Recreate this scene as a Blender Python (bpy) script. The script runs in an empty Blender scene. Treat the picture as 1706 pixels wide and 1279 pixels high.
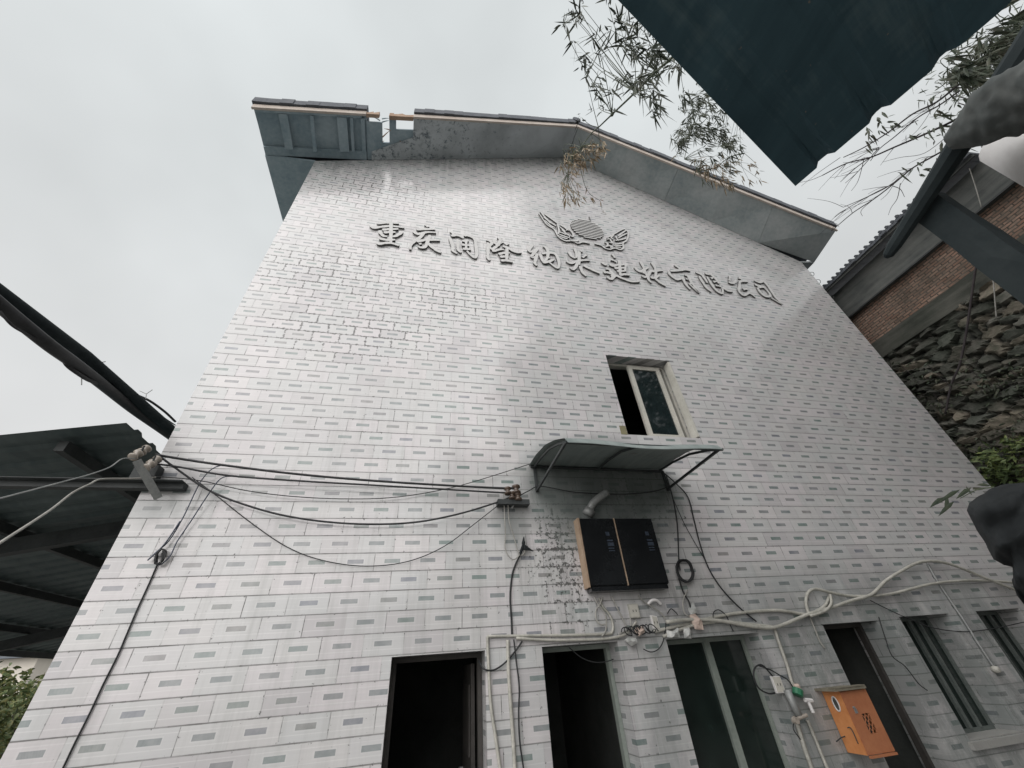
import bpy, math, random
import numpy as np
from mathutils import Vector, Matrix, noise as mnoise
random.seed(7)
rng = np.random.default_rng(11)
sc = bpy.context.scene
col = sc.collection
R_ = math.radians

# ---------------------------------------------------------------- camera
EYE = Vector((0.0, 0.0, 1.85))
M3 = Matrix(((0.97501478, -0.07422586, -0.20937217),
             (-0.21178321, -0.59503807, -0.77529192),
             (-0.0670377, 0.80026259, -0.5958907)))
cam_d = bpy.data.cameras.new('camera')
cam = bpy.data.objects.new('camera', cam_d); col.objects.link(cam)
cam_d.sensor_width = 36.0; cam_d.lens = 640.0/1706.0*36.0
cam_d.clip_start = 0.02; cam_d.clip_end = 2000
cam.matrix_world = Matrix.Translation(EYE) @ M3.to_4x4()
sc.camera = cam

# ---------------------------------------------------------------- sky, sun, exposure
SUN_EL, SUN_AZ = 38.0, 216.0       # degrees; azimuth clockwise from +Y
w = bpy.data.worlds.new("World"); sc.world = w; w.use_nodes = True
nt = w.node_tree; nt.nodes.clear()
out = nt.nodes.new('ShaderNodeOutputWorld'); bg = nt.nodes.new('ShaderNodeBackground')
sky = nt.nodes.new('ShaderNodeTexSky'); sky.sky_type = 'NISHITA'; sky.sun_disc = False
sky.sun_elevation = R_(SUN_EL); sky.sun_rotation = R_(SUN_AZ)
sky.dust_density = 6.0; sky.air_density = 1.0; sky.ozone_density = 1.0
hs = nt.nodes.new('ShaderNodeHueSaturation'); hs.inputs['Saturation'].default_value = 0.06
tc = nt.nodes.new('ShaderNodeTexCoord')
nz = nt.nodes.new('ShaderNodeTexNoise'); nz.inputs['Scale'].default_value = 1.6; nz.inputs['Detail'].default_value = 4
mr = nt.nodes.new('ShaderNodeMapRange'); mr.inputs[1].default_value = 0.3; mr.inputs[2].default_value = 0.7
mr.inputs[3].default_value = 0.87; mr.inputs[4].default_value = 1.12
mx = nt.nodes.new('ShaderNodeMix'); mx.data_type = 'RGBA'; mx.inputs[0].default_value = 0.82   # cloud deck evens the sky out
sx = nt.nodes.new('ShaderNodeSeparateXYZ'); zr = nt.nodes.new('ShaderNodeMapRange'); zr.inputs[1].default_value = 0.15; zr.inputs[2].default_value = 0.9
gm = nt.nodes.new('ShaderNodeMix'); gm.data_type = 'RGBA'; gm.inputs[6].default_value = (7.5, 7.45, 7.45, 1); gm.inputs[7].default_value = (8.3, 8.75, 8.85, 1)
nt.links.new(tc.outputs['Generated'], sx.inputs[0]); nt.links.new(sx.outputs[2], zr.inputs[0]); nt.links.new(zr.outputs[0], gm.inputs[0]); nt.links.new(gm.outputs[2], mx.inputs[7])
mul = nt.nodes.new('ShaderNodeVectorMath'); mul.operation = 'MULTIPLY'
L = nt.links.new
L(sky.outputs[0], hs.inputs['Color']); L(hs.outputs[0], mx.inputs[6])
L(tc.outputs['Generated'], nz.inputs['Vector']); L(nz.outputs['Fac'], mr.inputs[0])
L(mx.outputs[2], mul.inputs[0]); L(mr.outputs[0], mul.inputs[1])
L(mul.outputs[0], bg.inputs['Color']); bg.inputs['Strength'].default_value = 0.105
L(bg.outputs[0], out.inputs['Surface'])

sun_d = bpy.data.lights.new('sun', 'SUN'); sun_d.energy = 2.7; sun_d.angle = R_(85); sun_d.color = (1, 0.955, 0.935)
sun = bpy.data.objects.new('sun', sun_d); col.objects.link(sun)
az, el = R_(SUN_AZ), R_(SUN_EL)
sdir = Vector((math.sin(az)*math.cos(el), math.cos(az)*math.cos(el), math.sin(el)))
sun.rotation_euler = sdir.to_track_quat('Z', 'Y').to_euler()
sc.view_settings.view_transform = 'Standard'; sc.view_settings.look = 'None'
sc.view_settings.exposure = 0.0; sc.view_settings.gamma = 1.0
sc.view_settings.use_curve_mapping = False

# ---------------------------------------------------------------- measuring helpers (real distances from the eye)
def ray(px, py):
    return M3 @ Vector(((px-853.0)/640.0, (639.5-py)/640.0, -1.0))
def PY(px, py, y):
    d = ray(px, py); return EYE + d*(y/d.y)
def PX(px, py, x):
    d = ray(px, py); return EYE + d*(x/d.x)
def PR(px, py, r):
    d = ray(px, py); return EYE + d.normalized()*r
FY = 5.0
def F(px, py, off=0.0):
    return PY(px, py, FY-off)

# ---------------------------------------------------------------- object helpers
def tag(o, label=None, cat=None, group=None, kind=None):
    if label: o['label'] = label
    if cat: o['category'] = cat
    if group: o['group'] = group
    if kind: o['kind'] = kind
    return o
def empty(name, loc, label, cat, group=None):
    o = bpy.data.objects.new(name, None); col.objects.link(o)
    o.location = Vector(loc); o.empty_display_size = 0.2
    return tag(o, label, cat, group)
def adopt(o, parent):
    if parent is not None:
        o.parent = parent
        o.matrix_parent_inverse = Matrix.Translation(parent.location).inverted() if parent.type == 'EMPTY' else Matrix.Identity(4)
class MB:
    def __init__(s): s.v = []; s.f = []; s.m = []; s.cur = 0
    def add(s, vs, fs):
        n = len(s.v); s.v += [tuple(v) for v in vs]
        s.f += [tuple(i+n for i in f) for f in fs]; s.m += [s.cur]*len(fs); return s
    def box(s, a, b):
        x0, y0, z0 = (min(a[i], b[i]) for i in range(3)); x1, y1, z1 = (max(a[i], b[i]) for i in range(3))
        return s.hexa([(x0,y0,z0),(x1,y0,z0),(x1,y1,z0),(x0,y1,z0),(x0,y0,z1),(x1,y0,z1),(x1,y1,z1),(x0,y1,z1)])
    def hexa(s, p):
        return s.add(p, [(3,2,1,0),(4,5,6,7),(0,1,5,4),(1,2,6,5),(2,3,7,6),(3,0,4,7)])
    def beam(s, a, b, w, h, up=(0,0,1)):
        a, b = Vector(a), Vector(b); d = (b-a).normalized(); u = Vector(up)
        sd = d.cross(u)
        if sd.length < 1e-4: sd = d.cross(Vector((1,0,0)))
        sd.normalize(); u = sd.cross(d).normalized()
        q = [(-1,-1),(1,-1),(1,1),(-1,1)]
        return s.hexa([a+sd*(i*w/2)+u*(j*h/2) for i, j in q]+[b+sd*(i*w/2)+u*(j*h/2) for i, j in q])
    def prism(s, poly, ext):
        n = len(poly); e = Vector(ext)
        vs = [Vector(p) for p in poly]; vs = vs+[p+e for p in vs]
        fs = [tuple(range(n))[::-1], tuple(range(n, 2*n))]+[(i, (i+1) % n, n+(i+1) % n, n+i) for i in range(n)]
        return s.add(vs, fs)
    def tube(s, pts, r, n=7, cap=True):
        pts = [Vector(p) for p in pts]
        rs = r if isinstance(r, (list, tuple)) else [r]*len(pts)
        vs = []; fs = []; u = None
        for i, p in enumerate(pts):
            t = (pts[min(i+1, len(pts)-1)]-pts[max(i-1, 0)])
            if t.length < 1e-9: t = Vector((0,0,1))
            t.normalize()
            if u is None:
                u = t.cross(Vector((0.3,0.2,0.93)));
                if u.length < 1e-3: u = t.cross(Vector((1,0,0)))
            u = (u - t*u.dot(t)).normalized(); v = t.cross(u)
            for k in range(n):
                a = 2*math.pi*k/n; vs.append(p+(u*math.cos(a)+v*math.sin(a))*rs[i])
        for i in range(len(pts)-1):
            for k in range(n):
                fs.append((i*n+k, i*n+(k+1) % n, (i+1)*n+(k+1) % n, (i+1)*n+k))
        if cap: fs += [tuple(range(n))[::-1], tuple(range((len(pts)-1)*n, len(pts)*n))]
        return s.add(vs, fs)
    def lathe(s, c, axis, prof, n=14):
        a = Vector(axis).normalized(); c = Vector(c)
        return s.tube([c+a*h for h, r in prof], [max(r, 1e-4) for h, r in prof], n)
    def ribbon(s, pts, w, y0, y1, inset=0.0):
        # a flat stroke on the facade plane: list of (x,z), half widths, front at y0, back at y1
        n = len(pts); P = [Vector((p[0], p[1])) for p in pts]
        l = []; r = []
        for i in range(n):
            t = P[min(i+1, n-1)]-P[max(i-1, 0)]
            if t.length < 1e-9: t = Vector((1, 0))
            t.normalize(); q = Vector((-t.y, t.x)); l.append(P[i]+q*w[i]); r.append(P[i]-q*w[i])
        vs = [(p.x, y0, p.y) for p in l]+[(p.x, y0, p.y) for p in r]+[(p.x, y1, p.y) for p in l]+[(p.x, y1, p.y) for p in r]
        fs = []
        for i in range(n-1):
            a, b, c, d = i, i+1, n+i+1, n+i
            fs += [(a, d, c, b), (a, b, 2*n+i+1, 2*n+i), (d, 3*n+i, 3*n+i+1, c), (2*n+i, 2*n+i+1, 3*n+i+1, 3*n+i)]
        fs += [(0, 2*n, 3*n, n), (n-1, 2*n-1, 4*n-1, 3*n-1)]
        return s.add(vs, fs)
    def build(s, name, mat=None, parent=None, smooth=False):
        me = bpy.data.meshes.new(name); me.from_pydata(s.v, [], s.f)
        mats = mat if isinstance(mat, (list, tuple)) else [mat]
        for m in mats:
            if m is not None: me.materials.append(m)
        if len(mats) > 1: me.polygons.foreach_set('material_index', s.m)
        if smooth: me.polygons.foreach_set('use_smooth', [True]*len(me.polygons))
        me.update()
        o = bpy.data.objects.new(name, me); col.objects.link(o); adopt(o, parent)
        return o
def smooth_path(pts, n=6):
    P = [Vector(p) for p in pts]
    if len(P) < 3: return P
    o = []
    for i in range(len(P)-1):
        a, b, c, d = P[max(i-1, 0)], P[i], P[i+1], P[min(i+2, len(P)-1)]
        for k in range(n):
            t = k/n
            o.append(0.5*((2*b)+(c-a)*t+(2*a-5*b+4*c-d)*t*t+(3*b-a-3*c+d)*t**3))
    o.append(P[-1]); return o

# ---------------------------------------------------------------- materials
class NG:
    """tiny node-graph writer"""
    def __init__(s, name):
        s.mat = bpy.data.materials.new(name); s.mat.use_nodes = True
        s.t = s.mat.node_tree; s.b = s.t.nodes['Principled BSDF']
        s._p = None
    def n(s, typ, **kw):
        k = s.t.nodes.new(typ)
        for a, v in kw.items(): setattr(k, a, v)
        return k
    def put(s, sock, v):
        if isinstance(v, bpy.types.NodeSocket): s.t.links.new(v, sock)
        else: sock.default_value = v
    def m(s, op, a, b=0.0, c=0.0):
        k = s.n('ShaderNodeMath', operation=op)
        for i, v in enumerate((a, b, c)): s.put(k.inputs[i], v)
        return k.outputs[0]
    def pos(s):
        if s._p is None:
            g = s.n('ShaderNodeNewGeometry'); x = s.n('ShaderNodeSeparateXYZ')
            s.t.links.new(g.outputs['Position'], x.inputs[0]); s._p = (x.outputs[0], x.outputs[1], x.outputs[2], g.outputs['Position'], g)
        return s._p
    def vec(s, x, y, z=0.0):
        k = s.n('ShaderNodeCombineXYZ')
        for i, v in enumerate((x, y, z)): s.put(k.inputs[i], v)
        return k.outputs[0]
    def noise(s, v, scale, detail=3, rough=0.55, dist=0.0):
        k = s.n('ShaderNodeTexNoise'); s.put(k.inputs['Vector'], v); k.inputs['Scale'].default_value = scale
        k.inputs['Detail'].default_value = detail; k.inputs['Roughness'].default_value = rough; k.inputs['Distortion'].default_value = dist
        return k.outputs['Fac']
    def white(s, v):
        k = s.n('ShaderNodeTexWhiteNoise', noise_dimensions='3D'); s.put(k.inputs['Vector'], v); return k.outputs['Value']
    def rng(s, v, a, b, c=0.0, d=1.0, smooth=False):
        k = s.n('ShaderNodeMapRange');
        if smooth: k.interpolation_type = 'SMOOTHSTEP'
        for i, q in enumerate((v, a, b, c, d)): s.put(k.inputs[i], q)
        return k.outputs[0]
    def mix(s, f, a, b, mode='MIX'):
        k = s.n('ShaderNodeMix', data_type='RGBA', blend_type=mode); s.put(k.inputs[0], f); s.put(k.inputs[6], a); s.put(k.inputs[7], b)
        return k.outputs[2]
    def ramp(s, f, stops):
        k = s.n('ShaderNodeValToRGB'); e = k.color_ramp.elements
        while len(e) < len(stops): e.new(0.5)
        for q, (p, c) in zip(e, stops): q.position = p; q.color = c
        s.put(k.inputs[0], f); return k.outputs[0]
    def bump(s, h, strength=0.3, dist=0.01):
        k = s.n('ShaderNodeBump'); k.inputs['Strength'].default_value = strength; k.inputs['Distance'].default_value = dist
        s.put(k.inputs['Height'], h); s.t.links.new(k.outputs[0], s.b.inputs['Normal'])
    def done(s, color, rough=0.6, spec=0.5, metal=0.0):
        s.put(s.b.inputs['Base Color'], color); s.put(s.b.inputs['Roughness'], rough)
        s.put(s.b.inputs['Specular IOR Level'], spec); s.put(s.b.inputs['Metallic'], metal)
        return s.mat
def C(r, g, b): return (r, g, b, 1.0)

def mat_mottled(name, c1, c2, scale=3.0, rough=0.7, spec=0.4, bump=0.15, fine=40.0, metal=0.0):
    g = NG(name); p = g.pos()[3]
    a = g.noise(p, scale, 5, 0.6); b = g.noise(p, fine, 3, 0.6)
    f = g.m('ADD', g.m('MULTIPLY', a, 0.7), g.m('MULTIPLY', b, 0.3))
    if bump: g.bump(b, bump, 0.004)
    return g.done(g.mix(g.rng(f, 0.32, 0.68), C(*c1), C(*c2)), rough, spec, metal)

ROW, TW = 0.2, 0.4075
def mat_tile():
    g = NG('glazed_tile'); x, y, z, p, geo = g.pos()
    zr = g.m('DIVIDE', g.m('SUBTRACT', z, 1.854), ROW)
    row = g.m('FLOOR', zr); fv = g.m('FRACT', zr)
    par = g.m('MULTIPLY', g.m('MODULO', g.m('ADD', row, 100), 2), 0.5)
    un = g.m('ADD', g.m('DIVIDE', g.m('ADD', g.m('ADD', x, g.m('SUBTRACT', y, 5.0)), 0.266), TW), par)
    ti = g.m('FLOOR', un); fu = g.m('FRACT', un)
    idv = g.vec(ti, row, 3.0)
    w1 = g.white(idv); w2 = g.white(g.vec(ti, row, 9.0)); w3 = g.white(g.vec(ti, row, 17.0))
    # body colour: off-white glaze, slight tint tile by tile
    body = g.ramp(w1, [(0.0, C(0.50, 0.485, 0.495)), (0.25, C(0.585, 0.58, 0.575)), (0.6, C(0.545, 0.555, 0.555)), (0.85, C(0.60, 0.575, 0.585)), (1.0, C(0.63, 0.61, 0.61))])
    cloud = g.noise(p, 0.55, 4, 0.6)
    body = g.mix(g.rng(cloud, 0.35, 0.7), body, g.mix(1.0, body, C(0.90, 0.895, 0.90), 'MULTIPLY'))
    # pressed bands in each tile
    band = g.m('MULTIPLY', g.m('GREATER_THAN', fv, 0.26), g.m('LESS_THAN', fv, 0.30))
    band = g.m('ADD', band, g.m('MULTIPLY', g.m('GREATER_THAN', fv, 0.775), g.m('LESS_THAN', fv, 0.81)))
    body = g.mix(g.m('MULTIPLY', band, 0.35), body, C(0.70, 0.70, 0.69))
    streak = g.noise(g.vec(g.m('MULTIPLY', x, 2.0), y, g.m('MULTIPLY', z, 60)), 1.0, 3)
    body = g.mix(g.rng(streak, 0.4, 0.75, 0, 0.35), body, C(0.47, 0.475, 0.47))
    rain = g.m('MULTIPLY', g.rng(g.noise(g.vec(g.m('MULTIPLY', x, 5.5), y, g.m('MULTIPLY', z, 0.28)), 1.0, 5, 0.7), 0.48, 0.72), g.rng(g.noise(p, 0.33, 3), 0.38, 0.6))
    body = g.mix(g.m('MULTIPLY', rain, 0.55), body, C(0.34, 0.345, 0.335))
    # printed accent block with diagonal hatching
    au = g.m('LESS_THAN', g.m('ABSOLUTE', g.m('SUBTRACT', fu, g.m('ADD', 0.5, g.m('MULTIPLY', g.m('SUBTRACT', w3, 0.5), 0.03)))), 0.215)
    av = g.m('LESS_THAN', g.m('ABSOLUTE', g.m('SUBTRACT', fv, 0.545)), 0.112)
    acc = g.m('MULTIPLY', au, av)
    halo = g.m('MULTIPLY', g.m('LESS_THAN', g.m('ABSOLUTE', g.m('SUBTRACT', fu, 0.5)), 0.245), g.m('LESS_THAN', g.m('ABSOLUTE', g.m('SUBTRACT', fv, 0.545)), 0.165))
    body = g.mix(g.m('MULTIPLY', halo, 0.12), body, C(0.72, 0.72, 0.71))
    hat = g.m('GREATER_THAN', g.m('FRACT', g.m('ADD', g.m('MULTIPLY', fu, 42.0), g.m('MULTIPLY', fv, 13.0))), 0.5)
    acol = g.ramp(w2, [(0.0, C(0.19, 0.205, 0.21)), (0.3, C(0.16, 0.195, 0.20)), (0.55, C(0.13, 0.20, 0.18)), (0.75, C(0.215, 0.21, 0.205)), (1.0, C(0.155, 0.175, 0.215))])
    acol = g.mix(g.m('MULTIPLY', hat, 0.3), acol, C(0.34, 0.35, 0.35))
    fade = g.m('MULTIPLY', g.rng(g.noise(p, 9.0, 3), 0.3, 0.7, 0.72, 1.0), g.rng(g.m('ADD', x, g.m('MULTIPLY', g.noise(p, 0.5, 3), 4.0)), -1.0, 5.5, 0.88, 1.0))
    c = g.mix(g.m('MULTIPLY', acc, fade), body, acol)
    # joints, in places gaping and black with damp
    def blob(cx, cz, rx, rz):
        a = g.m('POWER', g.m('DIVIDE', g.m('SUBTRACT', x, cx), rx), 2.0); b = g.m('POWER', g.m('DIVIDE', g.m('SUBTRACT', z, cz), rz), 2.0)
        return g.rng(g.m('ADD', a, b), 0.0, 1.0, 1.0, 0.0)
    wet = g.m('MAXIMUM', g.m('MAXIMUM', blob(0.35, 7.7, 1.5, 0.9), blob(-2.0, 7.9, 2.2, 1.2)), g.m('MAXIMUM', blob(-1.3, 6.6, 1.9, 0.9), blob(-1.6, 11.2, 1.8, 1.2)))
    gape = g.m('MULTIPLY', g.rng(g.noise(g.vec(x, y, g.m('MULTIPLY', z, 1.6)), 2.6, 5, 0.8), 0.55, 0.62), g.m('ADD', 0.27, g.m('MULTIPLY', wet, 0.55)))
    wob = g.m('MULTIPLY', g.m('SUBTRACT', g.noise(p, 14.0, 2), 0.5), 0.02)
    ev = g.m('MINIMUM', fv, g.m('SUBTRACT', 1.0, fv)); eu = g.m('MINIMUM', fu, g.m('SUBTRACT', 1.0, fu))
    jh = g.rng(g.m('ADD', ev, wob), 0.022, 0.036, 1, 0); jv = g.rng(g.m('ADD', eu, g.m('MULTIPLY', wob, 0.5)), 0.007, 0.014, 1, 0)
    dirty = g.noise(p, 2.3, 5, 0.65)
    ev = g.m('SUBTRACT', ev, g.m('MULTIPLY', gape, 0.030)); eu = g.m('SUBTRACT', eu, g.m('MULTIPLY', gape, 0.010))
    jh = g.m('MAXIMUM', jh, g.m('MULTIPLY', g.m('LESS_THAN', ev, 0.022), g.m('GREATER_THAN', gape, 0.3))); jv = g.m('MAXIMUM', jv, g.m('MULTIPLY', g.m('LESS_THAN', eu, 0.007), g.m('GREATER_THAN', gape, 0.3)))
    jvs = g.m('MULTIPLY', jv, g.rng(g.noise(p, 3.1, 4, 0.7), 0.42, 0.62, 0.10, 1.0)); jvs = g.m('MAXIMUM', jvs, g.m('MULTIPLY', jv, g.m('GREATER_THAN', gape, 0.3)))
    jhs = g.m('MULTIPLY', jh, g.rng(dirty, 0.35, 0.62, 0.6, 1.0))
    joint = g.m('MAXIMUM', jvs, jhs)
    c = g.mix(g.m('MULTIPLY', joint, 0.85), c, C(0.075, 0.075, 0.07))
    # black mould: creeps out of the joints, plus patches near the cabinet, the eaves and mid wall
    spots = g.noise(p, 22.0, 4, 0.7); tiny = g.noise(p, 55.0, 2, 0.5)
    patch = g.m('MAXIMUM', blob(1.85, 2.95, 0.55, 1.15), g.m('MULTIPLY', blob(3.0, 3.75, 1.0, 0.7), 0.75))
    
    near = g.rng(g.m('MINIMUM', ev, g.m('MULTIPLY', eu, 2.0)), 0.0, 0.30, 1.0, 0.0)
    base = g.m('ADD', g.m('MULTIPLY', g.rng(g.noise(p, 0.8, 5, 0.65), 0.42, 0.7), 0.06), g.m('MULTIPLY', g.m('MULTIPLY', near, near), g.m('ADD', 0.10, g.m('MULTIPLY', wet, 0.20))))
    mould = g.m('ADD', g.m('ADD', spots, base), g.m('MULTIPLY', patch, 0.15))
    mould = g.rng(mould, 0.70, 0.755)
    c = g.mix(g.m('MULTIPLY', mould, 0.85), c, C(0.035, 0.036, 0.033))
    # dirt washed down under eaves, brackets and awning, with awning shade painted in
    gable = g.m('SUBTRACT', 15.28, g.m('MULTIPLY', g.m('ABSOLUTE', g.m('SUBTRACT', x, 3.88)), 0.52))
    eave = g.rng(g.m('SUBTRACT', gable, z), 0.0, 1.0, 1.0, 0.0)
    grime_shade = g.m('MULTIPLY', eave, g.rng(g.noise(g.vec(g.m('MULTIPLY', x, 3.0), y, g.m('MULTIPLY', z, 0.6)), 2.0, 5, 0.7), 0.3, 0.7))
    grime_shade = g.m('MAXIMUM', grime_shade, g.m('MULTIPLY', g.m('MINIMUM', g.m('MULTIPLY', blob(2.6, 3.85, 1.45, 1.0), 2.2), 1.35), g.rng(g.noise(g.vec(g.m('MULTIPLY', x, 5.0), y, z), 1.6, 4, 0.6), 0.1, 0.6, 0.45, 1.0)))
    grime_shade = g.m('MAXIMUM', grime_shade, g.m('MULTIPLY', blob(1.2, 3.45, 0.3, 0.45), 0.9))
    grime_shade = g.m('MAXIMUM', grime_shade, g.m('MULTIPLY', blob(-2.85, 3.65, 0.4, 0.35), g.noise(p, 6.0, 3)))
    awning_shade_stain = g.m('MULTIPLY', g.m('MINIMUM', g.m('MULTIPLY', blob(2.62, 3.95, 1.25, 0.62), 2.5), 1.0), g.rng(g.noise(g.vec(g.m('MULTIPLY', x, 4.0), y, g.m('MULTIPLY', z, 1.2)), 1.4, 4, 0.6), 0.2, 0.6, 0.4, 1.0))  # awning's shadow painted into the tile colour, along with some staining
    c = g.mix(g.m('MULTIPLY', awning_shade_stain, 0.7), c, C(0.06, 0.066, 0.062))
    drip = g.m('MULTIPLY', g.m('MAXIMUM', blob(3.4, 9.7, 5.0, 0.9), g.m('MAXIMUM', blob(1.75, 2.7, 0.8, 1.0), blob(3.2, 2.35, 1.2, 0.55))), g.rng(g.noise(g.vec(g.m('MULTIPLY', x, 9.0), y, g.m('MULTIPLY', z, 0.7)), 1.0, 5, 0.75), 0.46, 0.7))
    c = g.mix(g.m('MULTIPLY', drip, 0.6), c, C(0.15, 0.155, 0.145))
    low = g.m('MULTIPLY', blob(6.3, 1.3, 5.6, 1.75), g.rng(g.noise(g.vec(g.m('MULTIPLY', x, 2.0), y, g.m('MULTIPLY', z, 0.8)), 1.5, 5, 0.65), 0.25, 0.58))  # greenish dirt that also paints in shade on the lower right wall
    grime_shade = g.m('MAXIMUM', grime_shade, g.m('MULTIPLY', low, 1.25))
    c = g.mix(g.m('MULTIPLY', g.m('MINIMUM', grime_shade, 1.0), 0.66), c, C(0.105, 0.128, 0.120))
    h = g.m('SUBTRACT', g.m('MULTIPLY', g.noise(g.vec(g.m('MULTIPLY', x, 1.3), y, g.m('MULTIPLY', z, 1.3)), 1.0, 2), 0.02), g.m('MULTIPLY', g.m('MAXIMUM', jh, jv), 0.002))
    g.bump(h, 0.25, 0.3)
    rough = g.m('ADD', 0.11, g.m('ADD', g.m('MULTIPLY', joint, 0.5), g.m('MULTIPLY', g.m('ADD', cloud, grime_shade), 0.12)))
    return g.done(c, rough, 0.75)

def mat_brick():
    g = NG('old_brick'); x, y, z, p, geo = g.pos()
    wob = g.m('MULTIPLY', g.m('SUBTRACT', g.noise(p, 2.2, 3), 0.5), 0.06)
    v = g.vec(g.m('ADD', y, wob), g.m('ADD', z, wob), 0.0)
    k = g.n('ShaderNodeTexBrick'); g.put(k.inputs['Vector'], v)
    k.inputs['Color1'].default_value = C(0.25, 0.15, 0.11); k.inputs['Color2'].default_value = C(0.38, 0.26, 0.20); k.inputs['Mortar'].default_value = C(0.075, 0.065, 0.055)
    k.inputs['Scale'].default_value = 1.0; k.inputs['Brick Width'].default_value = 0.23; k.inputs['Row Height'].default_value = 0.072
    k.inputs['Mortar Size'].default_value = 0.014; k.inputs['Mortar Smooth'].default_value = 0.3; k.inputs['Bias'].default_value = -0.1
    n1 = g.noise(p, 1.1, 5, 0.65); n2 = g.noise(p, 11.0, 4, 0.65)
    c = g.mix(g.rng(n2, 0.40, 0.66, 0, 0.8), k.outputs['Color'], C(0.17, 0.145, 0.12))
    c = g.mix(g.rng(n1, 0.48, 0.72, 0, 0.8), c, C(0.055, 0.055, 0.045))
    g.bump(g.m('ADD', g.m('MULTIPLY', k.outputs['Fac'], -1.0), g.m('MULTIPLY', n2, 0.6)), 0.7, 0.02)
    return g.done(c, 0.9, 0.2)

def mat_plaster(name, c1, c2, boards=False):
    g = NG(name); x, y, z, p, geo = g.pos()
    n1 = g.noise(p, 0.9, 6, 0.65); n2 = g.noise(g.vec(x, g.m('MULTIPLY', y, 0.5), g.m('MULTIPLY', z, 6.0)), 1.4, 5, 0.65)
    n3 = g.noise(p, 25.0, 3)
    c = g.mix(g.rng(g.m('ADD', g.m('MULTIPLY', n1, 0.6), g.m('MULTIPLY', n2, 0.4)), 0.38, 0.64), C(*c1), C(*c2))
    g.bump(g.m('ADD', n2, g.m('MULTIPLY', n3, 0.4)), 0.4, 0.02)
    return g.done(c, 0.9, 0.2)

def mat_rubble():
    g = NG('rubble_stone'); p = g.pos()[3]
    a = g.n('ShaderNodeVertexColor', layer_name='stone')
    n = g.noise(p, 7.0, 5, 0.65); f = g.noise(p, 32.0, 3)
    c = g.mix(g.rng(n, 0.35, 0.7), a.outputs['Color'], g.mix(1.0, a.outputs['Color'], C(0.5, 0.56, 0.52), 'MULTIPLY'))
    c = g.mix(g.rng(g.noise(p, 1.3, 5, 0.7), 0.5, 0.72, 0, 0.75), c, C(0.030, 0.040, 0.028))
    g.bump(g.m('ADD', n, g.m('MULTIPLY', f, 0.5)), 0.6, 0.03)
    return g.done(c, 0.9, 0.25)

def mat_glass(name, tint, rough=0.04):
    g = NG(name); p = g.pos()[3]
    n = g.noise(p, 5.0, 4, 0.6)
    return g.done(g.mix(g.rng(n, 0.4, 0.7), C(*tint), C(*[t*1.6 for t in tint])), rough, 0.6)

def mat_leaf(name, a, b, c_):
    g = NG(name); p = g.pos()[3]
    n = g.noise(p, 3.0, 4, 0.7); w_ = g.noise(p, 17.0, 2)
    c = g.ramp(g.m('ADD', g.m('MULTIPLY', n, 0.5), g.m('MULTIPLY', w_, 0.5)), [(0.36, C(*a)), (0.5, C(*b)), (0.66, C(*c_))])
    return g.done(c, 0.55, 0.35)

def mat_sheet(name, c1, c2, rust=None, scuff=False):
    g = NG(name); x, y, z, p, geo = g.pos()
    n = g.noise(p, 0.9, 5, 0.65); s = g.noise(g.vec(g.m('MULTIPLY', x, 5.0), g.m('MULTIPLY', y, 0.6), z), 1.5, 4, 0.65)
    f = g.noise(p, 30.0, 3)
    c = g.mix(g.rng(g.m('ADD', g.m('MULTIPLY', n, 0.5), g.m('MULTIPLY', s, 0.5)), 0.36, 0.66), C(*c1), C(*c2))
    if rust: c = g.mix(g.rng(g.noise(p, 2.2, 6, 0.72), 0.58, 0.72, 0, 0.7), c, C(*rust))
    if scuff:      # pale dusty scuffs running across the sheet and a few rust spots
        u = g.m('ADD', g.m('MULTIPLY', x, 0.94), g.m('MULTIPLY', y, 0.35)); v = g.m('SUBTRACT', g.m('MULTIPLY', y, 0.94), g.m('MULTIPLY', x, 0.35))
        q = g.m('ADD', g.noise(g.vec(g.m('MULTIPLY', u, 1.2), g.m('MULTIPLY', v, 9.0), z), 1.0, 5, 0.7), g.m('MULTIPLY', g.noise(g.vec(g.m('MULTIPLY', u, 11.0), g.m('MULTIPLY', v, 1.1), z), 1.0, 5, 0.7), 0.6))
        c = g.mix(g.rng(q, 0.85, 1.1, 0, 0.6), c, C(0.13, 0.19, 0.205))
        c = g.mix(g.rng(g.noise(p, 38.0, 2), 0.74, 0.78, 0, 0.8), c, C(0.20, 0.17, 0.14))
    g.bump(f, 0.08, 0.003)
    return g.done(c, 0.55, 0.35)

M = {}
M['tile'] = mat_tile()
M['brick'] = mat_brick()
M['beam_plaster'] = mat_plaster('weathered_plaster', (0.075, 0.082, 0.08), (0.17, 0.175, 0.165))
M['base_plaster'] = mat_plaster('mossy_plaster', (0.045, 0.05, 0.042), (0.12, 0.12, 0.105))
M['rubble'] = mat_rubble()
M['soffit'] = mat_mottled('painted_soffit', (0.25, 0.30, 0.31), (0.47, 0.50, 0.50), 1.3, 0.8, 0.2, 0.1, 12)
def mat_speckled():
    g = NG('peeling_render'); p = g.pos()[3]
    n = g.noise(p, 9.0, 5, 0.75); b = g.noise(p, 1.0, 4)
    x = g.pos()[0]; k = g.rng(x, -0.5, 3.2, 0.0, 1.0)
    c = g.mix(g.rng(n, g.rng(k, 0, 1, 0.36, 0.2), g.rng(k, 0, 1, 0.50, 0.34)), C(0.12, 0.15, 0.17), C(0.52, 0.56, 0.58))
    g.bump(n, 0.5, 0.02); return g.done(g.mix(g.rng(b, 0.45, 0.7, 0, 0.5), c, C(0.16, 0.18, 0.19)), 0.9, 0.2)
M['speckle'] = mat_speckled()
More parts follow.
